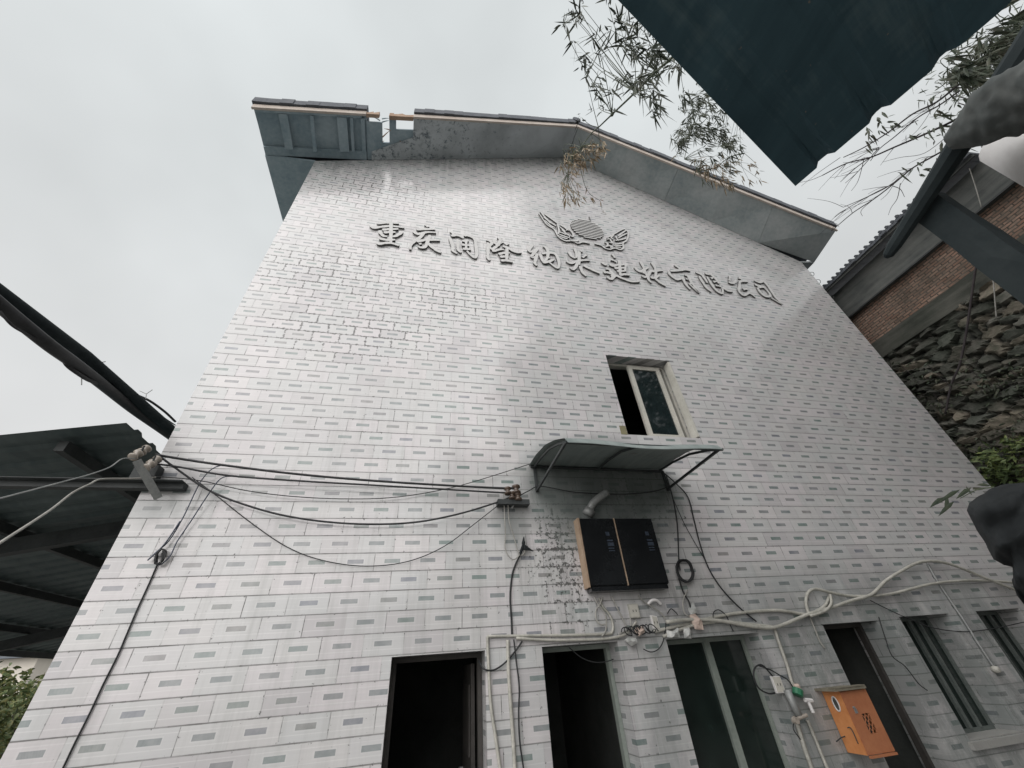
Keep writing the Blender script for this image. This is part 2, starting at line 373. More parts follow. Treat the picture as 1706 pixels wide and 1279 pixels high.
M['lining'] = mat_mottled('weathered_lining', (0.20, 0.28, 0.325), (0.40, 0.475, 0.51), 1.5, 0.85, 0.2, 0.2, 14)
M['board'] = mat_mottled('pale_board', (0.42, 0.36, 0.31), (0.58, 0.53, 0.48), 2.0, 0.8, 0.2, 0.2, 20)
M['rawwood'] = mat_mottled('broken_wood', (0.30, 0.20, 0.14), (0.45, 0.34, 0.26), 4.0, 0.85, 0.2, 0.3, 30)
M['rooftile'] = mat_mottled('dark_roof_tile', (0.07, 0.08, 0.095), (0.14, 0.15, 0.165), 3.0, 0.75, 0.3, 0.2, 25)
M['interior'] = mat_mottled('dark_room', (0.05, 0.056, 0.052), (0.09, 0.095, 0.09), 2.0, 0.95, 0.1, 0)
M['letter'] = mat_mottled('letter_paint', (0.54, 0.54, 0.53), (0.62, 0.62, 0.61), 4.0, 0.45, 0.4, 0.0, 30)
M['lettershade'] = mat_mottled('letter_shade_edge', (0.09, 0.09, 0.09), (0.18, 0.18, 0.175), 6.0, 0.7, 0.3, 0.0, 30)  # dark edge colour painted in for the shaded undersides of the strokes
M['upvc'] = mat_mottled('old_window_frame', (0.40, 0.40, 0.36), (0.55, 0.53, 0.47), 3.0, 0.5, 0.4, 0.1, 30)
M['greenframe'] = mat_mottled('grey_green_frame', (0.16, 0.19, 0.17), (0.27, 0.30, 0.27), 3.0, 0.55, 0.4, 0.1, 30)
M['dullframe'] = mat_mottled('dull_frame', (0.07, 0.085, 0.08), (0.14, 0.16, 0.15), 3.0, 0.6, 0.4, 0.1, 30)
M['darkframe'] = mat_mottled('dark_door_frame', (0.025, 0.024, 0.022), (0.06, 0.055, 0.05), 3.0, 0.6, 0.4, 0.1, 30)
M['glass'] = mat_glass('dark_pane', (0.010, 0.016, 0.017))
M['dimglass'] = mat_glass('dusty_pane', (0.008, 0.014, 0.012), 0.12)
M['steel'] = mat_mottled('grey_steel', (0.20, 0.21, 0.21), (0.34, 0.35, 0.34), 5.0, 0.5, 0.5, 0.1, 40, 0.3)
M['darksteel'] = mat_mottled('dark_steel', (0.020, 0.024, 0.025), (0.055, 0.062, 0.062), 4.0, 0.6, 0.4, 0.1, 40)
M['ceramic'] = mat_mottled('glazed_insulator', (0.26, 0.225, 0.19), (0.42, 0.38, 0.33), 8.0, 0.25, 0.6, 0.0)
M['brownglaze'] = mat_mottled('brown_insulator', (0.05, 0.035, 0.028), (0.10, 0.07, 0.05), 8.0, 0.25, 0.6, 0.0)
M['blackwire'] = mat_mottled('black_cable', (0.012, 0.013, 0.014), (0.03, 0.032, 0.034), 9.0, 0.6, 0.4, 0.0)
M['bluewire'] = mat_mottled('blue_grey_cable', (0.06, 0.075, 0.11), (0.12, 0.13, 0.16), 9.0, 0.5, 0.4, 0.0)
M['greywire'] = mat_mottled('grey_cable', (0.22, 0.22, 0.20), (0.40, 0.39, 0.36), 6.0, 0.6, 0.3, 0.0)
M['pvc'] = mat_mottled('dusty_pvc', (0.26, 0.26, 0.23), (0.50, 0.49, 0.44), 5.0, 0.5, 0.4, 0.0)
M['whitepvc'] = mat_mottled('white_pvc', (0.62, 0.61, 0.60), (0.74, 0.73, 0.72), 3.0, 0.45, 0.4, 0.0)
M['sheet'] = mat_sheet('dark_roof_sheet', (0.022, 0.056, 0.074), (0.058, 0.118, 0.145), None, True)
M['shed'] = mat_sheet('shed_sheet', (0.06, 0.085, 0.087), (0.12, 0.15, 0.148))
M['awning'] = mat_sheet('awning_sheet', (0.15, 0.18, 0.175), (0.27, 0.31, 0.30), (0.10, 0.08, 0.06))
M['blackbox'] = mat_mottled('black_cabinet', (0.006, 0.007, 0.008), (0.016, 0.018, 0.02), 2.0, 0.22, 0.5, 0.0)
M['plywood'] = mat_mottled('plywood_edge', (0.27, 0.19, 0.13), (0.44, 0.34, 0.25), 3.0, 0.75, 0.25, 0.1, 40)
M['orange'] = mat_mottled('orange_paint', (0.47, 0.17, 0.055), (0.62, 0.28, 0.11), 3.5, 0.5, 0.4, 0.1, 25)
M['orangedoor'] = mat_mottled('faded_orange_paint', (0.34, 0.125, 0.062), (0.46, 0.20, 0.095), 2.5, 0.5, 0.4, 0.1, 25)
M['timber'] = mat_mottled('dark_timber', (0.010, 0.016, 0.018), (0.030, 0.038, 0.040), 3.0, 0.85, 0.2, 0.4, 16)
M['tarp'] = mat_mottled('grey_brown_cloth', (0.055, 0.065, 0.065), (0.115, 0.12, 0.115), 3.0, 0.85, 0.2, 0.2, 18)
M['blackcloth'] = mat_mottled('black_cloth', (0.010, 0.012, 0.013), (0.030, 0.034, 0.036), 5.0, 0.8, 0.2, 0.3, 14)
M['ground'] = mat_mottled('yard_ground', (0.24, 0.235, 0.225), (0.36, 0.35, 0.335), 0.6, 0.95, 0.15, 0.3, 14)
M['bamboo'] = mat_mottled('bamboo_stem', (0.055, 0.075, 0.045), (0.12, 0.14, 0.09), 4.0, 0.5, 0.4, 0.1)
M['twig'] = mat_mottled('bare_twig', (0.035, 0.03, 0.035), (0.08, 0.07, 0.07), 6.0, 0.8, 0.2, 0.0)
M['leafdark'] = mat_leaf('bamboo_leaf', (0.030, 0.045, 0.032), (0.05, 0.065, 0.04), (0.09, 0.085, 0.06))
M['leafdry'] = mat_leaf('dry_bamboo_leaf', (0.07, 0.085, 0.05), (0.22, 0.15, 0.08), (0.50, 0.45, 0.36))
M['leafgreen'] = mat_leaf('shrub_leaf', (0.035, 0.055, 0.025), (0.08, 0.115, 0.04), (0.22, 0.25, 0.085))
M['hedge'] = mat_leaf('hedge_leaf', (0.03, 0.06, 0.02), (0.08, 0.11, 0.035), (0.22, 0.18, 0.06))
M['farwall'] = mat_mottled('cream_render', (0.60, 0.56, 0.49), (0.70, 0.66, 0.59), 0.8, 0.85, 0.2, 0.0)
M['fargrey'] = mat_mottled('grey_render', (0.25, 0.25, 0.24), (0.36, 0.36, 0.34), 0.8, 0.85, 0.2, 0.0)
M['green'] = mat_mottled('green_fitting', (0.02, 0.12, 0.06), (0.03, 0.17, 0.09), 5.0, 0.4, 0.5, 0.0)
M['pink'] = mat_mottled('dirty_tape', (0.42, 0.33, 0.28), (0.56, 0.46, 0.40), 9.0, 0.7, 0.3, 0.2)
M['film'] = mat_mottled('dusty_plastic_film', (0.34, 0.36, 0.35), (0.55, 0.55, 0.53), 9.0, 0.35, 0.5, 0.3)
M['sticker'] = mat_mottled('faded_sticker', (0.022, 0.032, 0.048), (0.05, 0.065, 0.09), 30.0, 0.5, 0.4, 0.0)
M['lime'] = mat_mottled('mossy_brick', (0.16, 0.15, 0.09), (0.26, 0.24, 0.15), 8.0, 0.9, 0.2, 0.4)

# ================================================================ ground
g_ = MB(); g_.add([(-300,-300,0),(300,-300,0),(300,300,0),(-300,300,0)], [(0,1,2,3)])
tag(g_.build('ground', M['ground']), kind='structure')

# ================================================================ the tiled gable building
XL, XR, ZL, ZR, XA, ZA = -3.1, 10.78, 12.02, 11.22, 3.88, 15.28
bld = empty('gable_building', (XA, FY, 0), 'tall white tiled gable building with a damaged eave and company sign', 'building')
HOLES = dict(d1=(-0.17, 0.80, 0.0, 2.04), d2=(1.44, 2.36, 0.0, 2.035), w3=(2.99, 4.31, 0.45, 2.02), d4=(5.34, 6.28, 0.0, 2.06),
             w5=(6.70, 7.64, 0.79, 2.085), w6=(8.20, 9.12, 0.79, 2.09), up=(3.25, 4.62, 4.83, 6.57))
xs = sorted({XL, XR}|{h[i] for h in HOLES.values() for i in (0, 1)})
zs = sorted({0.0, ZR}|{h[i] for h in HOLES.values() for i in (2, 3)})
def in_hole(x, z): return any(h[0] < x < h[1] and h[2] < z < h[3] for h in HOLES.values())
fw = MB(); DEP = 0.40
for i in range(len(xs)-1):
    for j in range(len(zs)-1):
        a, b, c, d = xs[i], xs[i+1], zs[j], zs[j+1]
        if in_hole((a+b)/2, (c+d)/2): continue
        fw.add([(a,FY,c),(b,FY,c),(b,FY,d),(a,FY,d)], [(0,1,2,3)])
        fw.add([(a,FY+DEP,c),(b,FY+DEP,c),(b,FY+DEP,d),(a,FY+DEP,d)], [(3,2,1,0)])
fw.add([(XL,FY,ZR),(XR,FY,ZR),(XA,FY,ZA),(XL,FY,ZL)], [(0,1,2,3)])
fw.add([(XL,FY+DEP,ZR),(XR,FY+DEP,ZR),(XA,FY+DEP,ZA),(XL,FY+DEP,ZL)], [(3,2,1,0)])
for h in HOLES.values():
    a, b, c, d = h; y0, y1 = FY, FY+DEP
    fw.add([(a,y0,c),(a,y1,c),(a,y1,d),(a,y0,d)], [(0,1,2,3)])
    fw.add([(b,y0,c),(b,y1,c),(b,y1,d),(b,y0,d)], [(3,2,1,0)])
    fw.add([(a,y0,d),(b,y0,d),(b,y1,d),(a,y1,d)], [(3,2,1,0)])
    if c > 0: fw.add([(a,y0,c),(b,y0,c),(b,y1,c),(a,y1,c)], [(0,1,2,3)])
fw.add([(XL,FY,0),(XL,FY,ZL),(XL,FY+DEP,ZL),(XL,FY+DEP,0)], [(0,1,2,3)])
fw.add([(XR,FY,0),(XR,FY,ZR),(XR,FY+DEP,ZR),(XR,FY+DEP,0)], [(3,2,1,0)])
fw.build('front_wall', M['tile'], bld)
# other walls and the dark rooms behind the openings
s = MB(); yb = 17.0
s.box((XL, FY+DEP, 0), (XL+0.25, yb, 12.0)); s.box((XR-0.25, FY+DEP, 0), (XR, yb, 11.2)); s.box((XL+0.25, yb-0.25, 0), (XR-0.25, yb, 11.2))
s.build('side_wall', M['fargrey'], bld)
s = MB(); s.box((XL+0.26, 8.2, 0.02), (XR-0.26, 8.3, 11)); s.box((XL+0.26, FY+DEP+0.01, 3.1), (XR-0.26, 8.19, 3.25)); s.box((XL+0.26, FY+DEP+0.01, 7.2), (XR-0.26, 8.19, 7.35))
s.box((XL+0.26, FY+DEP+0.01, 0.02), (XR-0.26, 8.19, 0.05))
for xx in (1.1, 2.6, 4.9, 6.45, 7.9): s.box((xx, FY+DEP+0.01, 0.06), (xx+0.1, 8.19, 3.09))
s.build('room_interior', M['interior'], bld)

# eaves ------------------------------------------------------------
EY = 4.08
OX = [-4.145, XA, 11.335]; OZ = [11.90, 15.15, 11.56]
IX = [-4.145, XL, XA, XR, 11.335]; IZ = [11.86, ZL, ZA, ZR, 11.32]
def oz(x): return float(np.interp(x, OX, OZ))
def iz(x): return float(np.interp(x, IX, IZ))
def ex(px, py): return PY(px, py, EY).x           # where along the rake a seam of the photo sits
def soff(mb, x0, x1, t0=0.0, t1=1.0, up=0.0, th=0.05, n=None):
    n = n or max(1, int(abs(x1-x0)/1.2)); 
    for k in range(n):
        a, b = x0+(x1-x0)*k/n, x0+(x1-x0)*(k+1)/n
        def P(x, t, e): return (x, EY+(FY-EY)*t, oz(x)+(iz(x)-oz(x))*t+up+e)
        mb.hexa([P(a,t0,0),P(b,t0,0),P(b,t1,0),P(a,t1,0),P(a,t0,th),P(b,t0,th),P(b,t1,th),P(a,t1,th)])
xg = [ex(430,172), ex(613,185), ex(637,192), ex(649,193), ex(660,194), ex(689,196), XA]
sf = MB(); soff(sf, xg[0], xg[1], 0.0, 1.0, 0.07); soff(sf, xg[1], xg[2], 0.14, 0.997, 0.03); soff(sf, xg[2], xg[3], 0.60, 0.997, 0.03)
soff(sf, xg[3], xg[4], 0.0, 0.997, 0.03); soff(sf, xg[4], xg[5], 0.28, 0.997, 0.03)
lin = sf.build('stripped_soffit', M['lining'], bld)
tag(lin, 'stripped part of the soffit with battens showing and a gap to the sky')
bt = MB()
for px_, wd in ((466, 0.16), (520, 0.07), (566, 0.20), (588, 0.06), (606, 0.08)):
    x = ex(px_, 180)
    bt.hexa([(x+i, EY+(FY-EY)*t, oz(x+i)+(iz(x+i)-oz(x+i))*t+e) for e in (-0.002, 0.068) for i, t in ((0, .06), (wd, .06), (wd*1.1, .80), (wd*.1, .80))])
soff(bt, xg[0]+0.02, xg[1]-0.02, 0.80, 0.996, 0.005, 0.06); soff(bt, xg[0]+0.02, xg[1]-0.1, 0.0, 0.05, 0.0, 0.065)
bt.build('batten', M['lining'], bld)
sf = MB(); soff(sf, xg[5]+0.006, XA-0.006, 0.0, 0.996)
sp_ = sf.build('speckled_soffit', M['speckle'], bld); tag(sp_, 'blotched soffit boards beside the broken gap')
# a torn-off wedge of the same render hanging under the broken stretch
sf = MB(); xa, xb = xg[1]+0.1, xg[5]
def sp(x, t, e): return (x, EY+(FY-EY)*t, oz(x)+(iz(x)-oz(x))*t+e)
sf.hexa([sp(xa,.80,0.0),sp(xb,.45,0.0),sp(xb,.994,0.0),sp(xa,.994,0.0),sp(xa,.80,.026),sp(xb,.45,.026),sp(xb,.994,.026),sp(xa,.994,.026)])
sf.build('torn_soffit', M['speckle'], bld)
sf = MB(); seam = [XA+0.006, ex(1127,276), ex(1300,357), 11.335]
for a, b in zip(seam, seam[1:]): soff(sf, a+0.006, b-0.006, 0.0, 0.996)
sf.build('soffit', M['soffit'], bld)
sf = MB()
sf.hexa([(-4.145,5.006,11.86),(XL-0.004,5.006,12.0),(XL-0.004,yb,12.0),(-4.145,yb,11.86),(-4.145,5.006,11.93),(XL-0.004,5.006,12.07),(XL-0.004,yb,12.07),(-4.145,yb,11.93)])
sf.build('eave_soffit', M['lining'], bld); sf = MB()
sf.hexa([(XR+0.004,5.006,11.2),(11.335,5.006,11.32),(11.335,yb,11.32),(XR+0.004,yb,11.2),(XR+0.004,5.006,11.27),(11.335,5.006,11.39),(11.335,yb,11.39),(XR+0.004,yb,11.27)])
sf.build('eave_soffit', M['soffit'], bld)
# barge board along the rake, snapped away at the gap
def barge(mb, x0, x1, y0, y1, z0, z1, n=6, jit=0.0):
    for k in range(n):
        a, b = x0+(x1-x0)*k/n, x0+(x1-x0)*(k+1)/n
        ja, jb = (random.uniform(-jit, jit) for _ in range(2))
        mb.hexa([(a,y0,oz(a)+z0),(b,y0,oz(b)+z0),(b,y1,oz(b)+z0),(a,y1,oz(a)+z0),(a,y0,oz(a)+z1+ja),(b,y0,oz(b)+z1+jb),(b,y1,oz(b)+z1+jb),(a,y1,oz(a)+z1+ja)])
for a, b in ((-4.17, xg[1]), (xg[5], XA), (XA, 11.36)):
    bb = MB(); barge(bb, a, b, 4.03, 4.078, -0.02, 0.16, 14, 0.012); bb.build('barge_board', M['board'], bld)
bb = MB(); barge(bb, xg[1]+0.003, ex(632,192), 4.04, 4.12, 0.02, 0.15, 4, 0.05); bb.build('broken_board', M['rawwood'], bld)
bb = MB(); barge(bb, xg[3], xg[5]-0.003, 4.04, 4.13, -0.02, 0.13, 6, 0.05); bb.build('broken_board', M['rawwood'], bld)
# splinters and a torn strip left at the break
rs = random.Random(21)
for k in range(9):
    x = rs.choice((xg[1]+0.35, xg[2]-0.05, xg[3]+0.03, xg[4]+0.1, xg[5]-0.1)); bb = MB(); t = rs.uniform(0.05, 0.7)
    a = Vector((x, EY+0.92*t, oz(x)+(iz(x)-oz(x))*t+0.04)); b = a+Vector((rs.uniform(-.22, .22), rs.uniform(-.2, .05), rs.uniform(-.16, .06)))
    bb.tube([a, a.lerp(b, .5)+Vector((0, 0, .02)), b], [0.016, 0.012, 0.003], 5); bb.build('splinter', M['rawwood'] if k % 2 else M['lining'], bld)
# roof: tiles showing their edge above the board
rf = MB(); rng_r = random.Random(3)
def tiles(x0, x1, step=0.24):
    n = max(1, int(abs(x1-x0)/step))
    for k in range(n):
        a, b = x0+(x1-x0)*k/n, x0+(x1-x0)*(k+1)/n; e = rng_r.uniform(-0.012, 0.012); d = rng_r.uniform(-0.01, 0.01)
        rf.hexa([(a,3.98+d,oz(a)+0.165),(b,3.98+d,oz(b)+0.165),(b,5.05,oz(b)+0.175),(a,5.05,oz(a)+0.175),(a,3.98+d,oz(a)+0.40+e),(b,3.98+d,oz(b)+0.40+e),(b,5.05,oz(b)+0.42),(a,5.05,oz(a)+0.42)])
tiles(-4.20, xg[1]); tiles(xg[5], XA-0.05); tiles(XA+0.05, 11.42)
for x0, x1 in ((-4.2, XA), (XA, 11.42)):
    rf.hexa([(x0,5.06,oz(x0)+0.1),(x1,5.06,oz(x1)+0.1),(x1,yb+0.5,oz(x1)+0.1),(x0,yb+0.5,oz(x0)+0.1),(x0,5.06,oz(x0)+0.38),(x1,5.06,oz(x1)+0.38),(x1,yb+0.5,oz(x1)+0.38),(x0,yb+0.5,oz(x0)+0.38)])
roof = rf.build('roof', M['rooftile'], bld)
rc = MB(); rc.tube([(XA, 3.95, 15.52), (XA, yb+0.5, 15.52)], 0.13, 10); rc.build('ridge_cap', M['rooftile'], roof)

# openings -----------------------------------------------------------
def frame_rect(mb, x0, x1, z0, z1, y0, y1, w, bottom=True):
    mb.box((x0,y0,z0),(x0+w,y1,z1)); mb.box((x1-w,y0,z0),(x1,y1,z1)); mb.box((x0+w,y0,z1-w),(x1-w,y1,z1))
    if bottom: mb.box((x0+w,y0,z0),(x1-w,y1,z0+w))
e = 0.004
# upstairs window: left half open and black, right half a pale sash

wf = MB(); frame_rect(wf, 3.25+e, 4.62-e, 4.83+e, 6.57-e, 5.22, 5.31, 0.055)
win = tag(wf.build('window', M['upvc'], bld), 'upstairs window with one sash closed and the other half open and black')
xl, xr = PY(1081, 726, 5.18).x, PY(1140, 729, 5.18).x
wf = MB(); frame_rect(wf, xl, xr, 4.88, 6.50, 5.16, 5.215, 0.085); wf.build('sash', M['upvc'], win)
wf = MB(); wf.box((xl+0.087, 5.185, 4.966), (xr-0.087, 5.192, 6.413)); wf.build('pane', M['glass'], win)
# plastered right reveal, thin slab proud of the tiles
wf = MB(); wf.box((4.575, 5.0-0.004, 4.86), (4.616, 5.155, 6.54)); wf.build('reveal_plaster', mat_mottled('patchy_plaster', (0.42,0.41,0.36),(0.56,0.55,0.50),4.0,0.85,0.2,0.3,20), win)
# missing corner tile beside the sill
x0, x1, z1, z0 = F(1031,708).x, F(1046,725).x, F(1034,709).z, F(1046,724).z
wf = MB(); wf.box((x0, FY-0.003, z0), (3.246, FY+0.01, z1)); tag(wf.build('bare_patch', M['lime'], bld), 'square of bare mortar beside the upstairs window')

def door(h, side, name, leaf=True):
    x0, x1, z0, z1 = HOLES[h]
    mb = MB(); w = 0.05
    mb.box((x0+e, 5.25, 0.01), (x0+w, 5.33, z1-e)); mb.box((x1-w, 5.25, 0.01), (x1-e, 5.33, z1-e)); mb.box((x0+w, 5.25, z1-w), (x1-w, 5.33, z1-e))
    d = mb.build('door', M[side], bld)
    if leaf:
        mb = MB(); a = Vector((x1-w-0.01, 5.26, 0.03)); hgt = z1-0.1
        mb.box((x1-w-0.05, 5.42, 0.03), (x1-w-0.01, 5.42+0.78, hgt))
        for zz in (0.35, 1.15): mb.box((x1-w-0.062, 5.52, zz), (x1-w-0.051, 5.42+0.68, zz+0.6))
        mb.build('door_leaf', M['darkframe'], d)
        mb = MB(); mb.tube([(x1-w-0.055, 6.10, 1.0), (x1-w-0.10, 6.10, 1.0), (x1-w-0.10, 6.01, 1.0)], 0.010); mb.build('handle', M['steel'], d)
    return d
tag(door('d1', 'darkframe', 'd'), 'leftmost dark doorway with its leaf swung inward')
tag(door('d2', 'greenframe', 'd', False), 'second doorway, pale jamb on its right side')
tag(door('d4', 'darkframe', 'd', False), 'doorway behind the orange box')
def glazed(h, posts, label, mat='greenframe'):
    x0, x1, z0, z1 = HOLES[h]
    mb = MB(); frame_rect(mb, x0+e, x1-e, z0+e, z1-e, 5.29, 5.36, 0.045)
    for p, w in posts: mb.box((p-w/2, 5.28, z0+0.048), (p+w/2, 5.365, z1-0.048))
    o = tag(mb.build('window', M[mat], bld), label)
    mb = MB(); mb.box((x0+0.048, 5.32, z0+0.05), (x1-0.048, 5.326, z1-0.05)); mb.build('pane', M['dimglass'], o)
    mb = MB(); mb.box((x0-0.06, FY-0.05, z0-0.075), (x1+0.06, FY-0.0015, z0-0.003)); mb.box((x0+e, FY+0.001, z0+0.001), (x1-e, 5.285, z0+0.012)); mb.build('sill', M['fargrey'], o)
    return o
glazed('w3', ((3.72, 0.085),), 'two pane window with pale centre post')
glazed('w5', ((7.22, 0.05), (7.40, 0.04)), 'narrow three light window by the right end', 'dullframe')
glazed('w6', ((8.68, 0.05), (8.9, 0.04)), 'last window at the right edge', 'dullframe')

# ================================================================ company sign
def Zm(x0, y0, w):      # read a stroke off an enlarged detail whose full width is w photo pixels
    k = w/1705.0
    def f(p): q = F(x0+p[0]*k, y0+p[1]*k); return (q.x, q.z)
    return f
SIGN = [
 (600,350,160, [  # chong
  [(300,262),(420,250),(520,248),(690,258)], [(185,305),(250,338),(350,325),(520,308),(660,318),(785,335)],
  [(355,385),(370,440),(420,485),(480,492)], [(745,400),(700,450),(620,490),(545,492)], [(395,378),(510,366),(680,362)], [(420,425),(520,418),(630,418)],
  [(550,235),(548,400),(545,625)], [(345,530),(480,560),(620,552)], [(305,612),(350,628),(460,612),(570,618),(690,660)]]),
 (600,350,160, [  # qing
  [(1165,285),(1205,325)], [(1000,368),(1150,362),(1325,360)], [(945,405),(1020,448),(1110,432),(1200,415),(1345,422)], [(1130,440),(1050,520),(960,580),(895,650),(895,725)],
  [(1000,585),(1080,570),(1170,555),(1290,556),(1415,560)], [(1235,470),(1205,560),(1160,670),(1090,692),(1030,672)], [(1045,628),(1090,622)], [(1195,605),(1285,690),(1360,745),(1435,780)]]),
 (740,370,160, [  # run
  [(125,195),(165,245)], [(95,300),(135,400),(150,480),(150,530),(230,580)], [(120,268),(190,258),(260,264),(345,312)], [(240,330),(240,450),(250,520),(300,565)],
  [(360,275),(390,258),(480,282),(540,330),(560,450),(572,590),(540,655),(450,590),(400,535)], [(315,352),(380,362),(425,345)], [(310,425),(370,432),(440,440)], [(330,500),(400,506),(470,508)], [(385,340),(385,510)]]),
 (740,370,160, [  # long
  [(745,335),(810,352),(840,400),(800,450),(845,512)], [(775,385),(772,560),(770,650),(805,700)], [(955,318),(1010,300)], [(890,330),(890,390),(930,410)], [(980,395),(1045,380)], [(1085,425),(1135,405)],
  [(905,425),(985,436)], [(1030,455),(1100,472),(1200,528),(1290,562),(1365,562)], [(1000,320),(950,430),(880,490),(850,520)], [(845,535),(900,535),(965,515),(1055,512)], [(960,600),(1050,575),(1160,572)], [(985,645),(1060,640),(1140,648)], [(1000,712),(1100,710),(1215,735)], [(1105,500),(1105,600),(1100,712)]]),
 (860,340,200, [  # na
  [(230,590),(175,670),(215,690),(305,640)], [(300,645),(215,760),(265,772)], [(290,720),(265,820),(260,860),(290,890)], [(335,730),(360,800),(385,850)], [(360,725),(450,708),(540,722),(585,790),(602,870),(575,925),(470,850)],
  [(380,615),(430,650),(445,720),(430,790),(385,845)], [(440,745),(460,790)], [(375,850),(450,838),(530,805)]]),
 (860,340,200, [  # mi
  [(820,640),(850,720),(845,780)], [(740,690),(775,750),(835,785)], [(990,735),(935,775)], [(905,675),(930,695)], [(890,690),(885,800),(885,880)], [(705,825),(770,855),(850,830),(930,815),(1035,815)], [(870,840),(830,920),(795,945),(760,920)], [(900,900),(930,980),(985,1040)], [(945,890),(1080,955),(1180,1000)]]),
 (990,400,140, [  # jian
  [(140,470),(205,515),(245,500)], [(225,600),(320,628)], [(175,675),(260,680),(350,718)], [(300,640),(370,720),(330,760)], [(245,770),(330,812),(420,745),(560,800),(740,862),(905,858)],
  [(355,315),(410,385)], [(330,415),(440,465)], [(295,520),(370,548),(460,528),(560,522),(645,510)], [(490,440),(505,600),(510,745)], [(400,600),(490,590),(610,588)], [(450,660),(530,655),(625,650)], [(625,510),(610,660)], [(495,738),(600,722),(705,738)]]),
 (990,400,140, [  # cai
  [(810,570),(860,625),(925,660),(1000,620),(1085,575)], [(920,455),(970,540),(1015,650),(1060,765)], [(960,740),(1000,768),(1065,765)], [(1010,640),(985,700)], [(1120,650),(1200,655),(1290,638),(1380,640)], [(1145,475),(1205,560),(1235,680),(1210,790)],
  [(1130,655),(1085,730),(1085,820),(1145,888)], [(1125,780),(1210,790),(1310,735)], [(1215,795),(1310,880),(1440,955)]]),
 (1100,420,210, [  # you
  [(185,185),(245,230),(290,270)], [(125,268),(250,258),(320,250),(395,265)], [(110,270),(120,315),(200,378),(260,375),(290,350)], [(285,345),(330,440),(395,518)], [(320,325),(365,340),(400,410),(460,490),(505,555),(440,500),(375,440)], [(335,372),(365,385)], [(385,435),(420,450)]]),
 (1100,420,210, [  # xian
  [(470,285),(540,312),(575,350),(610,400),(625,430)], [(515,335),(560,415),(620,500),(685,548)], [(595,300),(640,312),(685,305)], [(620,345),(690,460),(745,530),(825,572),(832,505)], [(675,370),(720,350)], [(705,415),(770,410)], [(735,462),(810,482)], [(660,310),(730,370),(780,440)], [(832,495),(895,535),(965,545)]]),
 (1100,420,210, [  # gong
  [(930,340),(925,400)], [(910,415),(970,432),(1015,395)], [(1045,362),(1080,375)], [(1050,415),(1100,405),(1170,410)], [(1060,420),(1060,480),(1050,535),(1115,598),(1190,568),(1275,622)], [(1110,518),(1165,515)]]),
 (1100,420,210, [  # si
  [(1260,395),(1330,422),(1385,408),(1450,480),(1510,570),(1555,635),(1625,708),(1485,630)], [(1265,450),(1330,470),(1395,480)], [(1300,492),(1345,560),(1415,612),(1475,600),(1440,540),(1390,490)], [(1310,490),(1390,488)]]),
]
sgn = empty('company_sign', (F(645,395).x+4.7, FY-0.03, F(645,395).z-0.3), 'raised wall coloured brush style Chinese lettering across the gable', 'sign')
for x0, y0, w_, strokes in SIGN:
    f = Zm(x0, y0, w_); mb = MB()
    for k, st in enumerate(strokes):
        pts = [f(p) for p in st]
        sm = smooth_path([(p[0], 0, p[1]) for p in pts], 5) if len(pts) > 2 else [Vector((pts[0][0], 0, pts[0][1])), Vector(((pts[0][0]+pts[1][0])/2, 0, (pts[0][1]+pts[1][1])/2)), Vector((pts[1][0], 0, pts[1][1]))]
        n = len(sm); hw = 0.037
        wd = [hw*(0.55+0.55*math.sin(math.pi*min(1, (i+0.8)/(n*0.55)))) if i < n*0.45 else hw*(1.1-0.55*(i-n*0.45)/(n*0.55)) for i in range(n)]
        yk = FY-0.038-0.001*k
        m0 = len(mb.f); mb.ribbon([(q.x, q.z) for q in sm], wd, yk, FY-0.004-0.0004*k)
        mb.m[m0:] = [0 if (i-0) % 4 == 0 and i < 4*(n-1) else 1 for i in range(len(mb.f)-m0)]
    mb.build('character', [M['letter'], M['lettershade']], sgn)
emb = empty('winged_emblem', (3.73, FY-0.03, 10.5), 'raised emblem of a striped disc between two feathered wings', 'emblem')
mb = MB(); cx_, cz_, rr = 3.73, 10.97, 0.455
for k in range(12):
    z = cz_-rr+0.038+k*(2*rr-0.076)/11; hw = math.sqrt(max(rr*rr-(z-cz_)**2, 0.01)); 
    mb.cur = 1; mb.box((cx_-hw, FY-0.040, z-0.021), (cx_+hw, FY-0.004, z+0.015)); mb.m[-4] = 0
mb.box((cx_+0.16, FY-0.05, cz_+0.43), (cx_+0.185, FY-0.02, cz_+0.62))
mb.build('disc', [M['letter'], M['lettershade']], emb)
f = Zm(860, 340, 200)
LW = [[(320,150),(380,240),(440,315),(535,375),(590,470),(680,532),(790,540),(870,572),(935,556),(1040,575)], [(340,125),(400,200),(480,290)], [(395,160),(480,215),(570,285)], [(385,205),(470,270),(560,330)], [(400,250),(490,330),(545,350)],
  [(620,315),(680,350),(740,395)], [(610,340),(660,385),(690,410)], [(590,415),(650,430),(700,455)], [(590,445),(670,475),(750,500)], [(600,475),(680,505),(720,510)], [(700,395),(740,380),(790,430),(800,480),(760,470)], [(640,385),(700,440),(740,470)], [(760,540),(850,545),(880,520)], [(575,300),(600,400),(585,450)]]
RW = [[(1110,580),(1200,602),(1250,640),(1320,658),(1390,640),(1470,662),(1515,630),(1508,565),(1560,528),(1582,420),(1520,370),(1410,425),(1285,495)], [(1555,385),(1490,430),(1440,470)], [(1570,430),(1500,460),(1440,500)], [(1555,500),(1500,515),(1400,535)], [(1510,575),(1450,580),(1390,592)], [(1505,605),(1440,608),(1380,612)], [(1480,635),(1400,628)],
  [(1380,455),(1340,490),(1370,520)], [(1280,520),(1320,515),(1350,570),(1310,560)], [(1290,615),(1340,615),(1330,640)], [(1400,480),(1440,540)], [(1250,560),(1290,590),(1270,630)]]
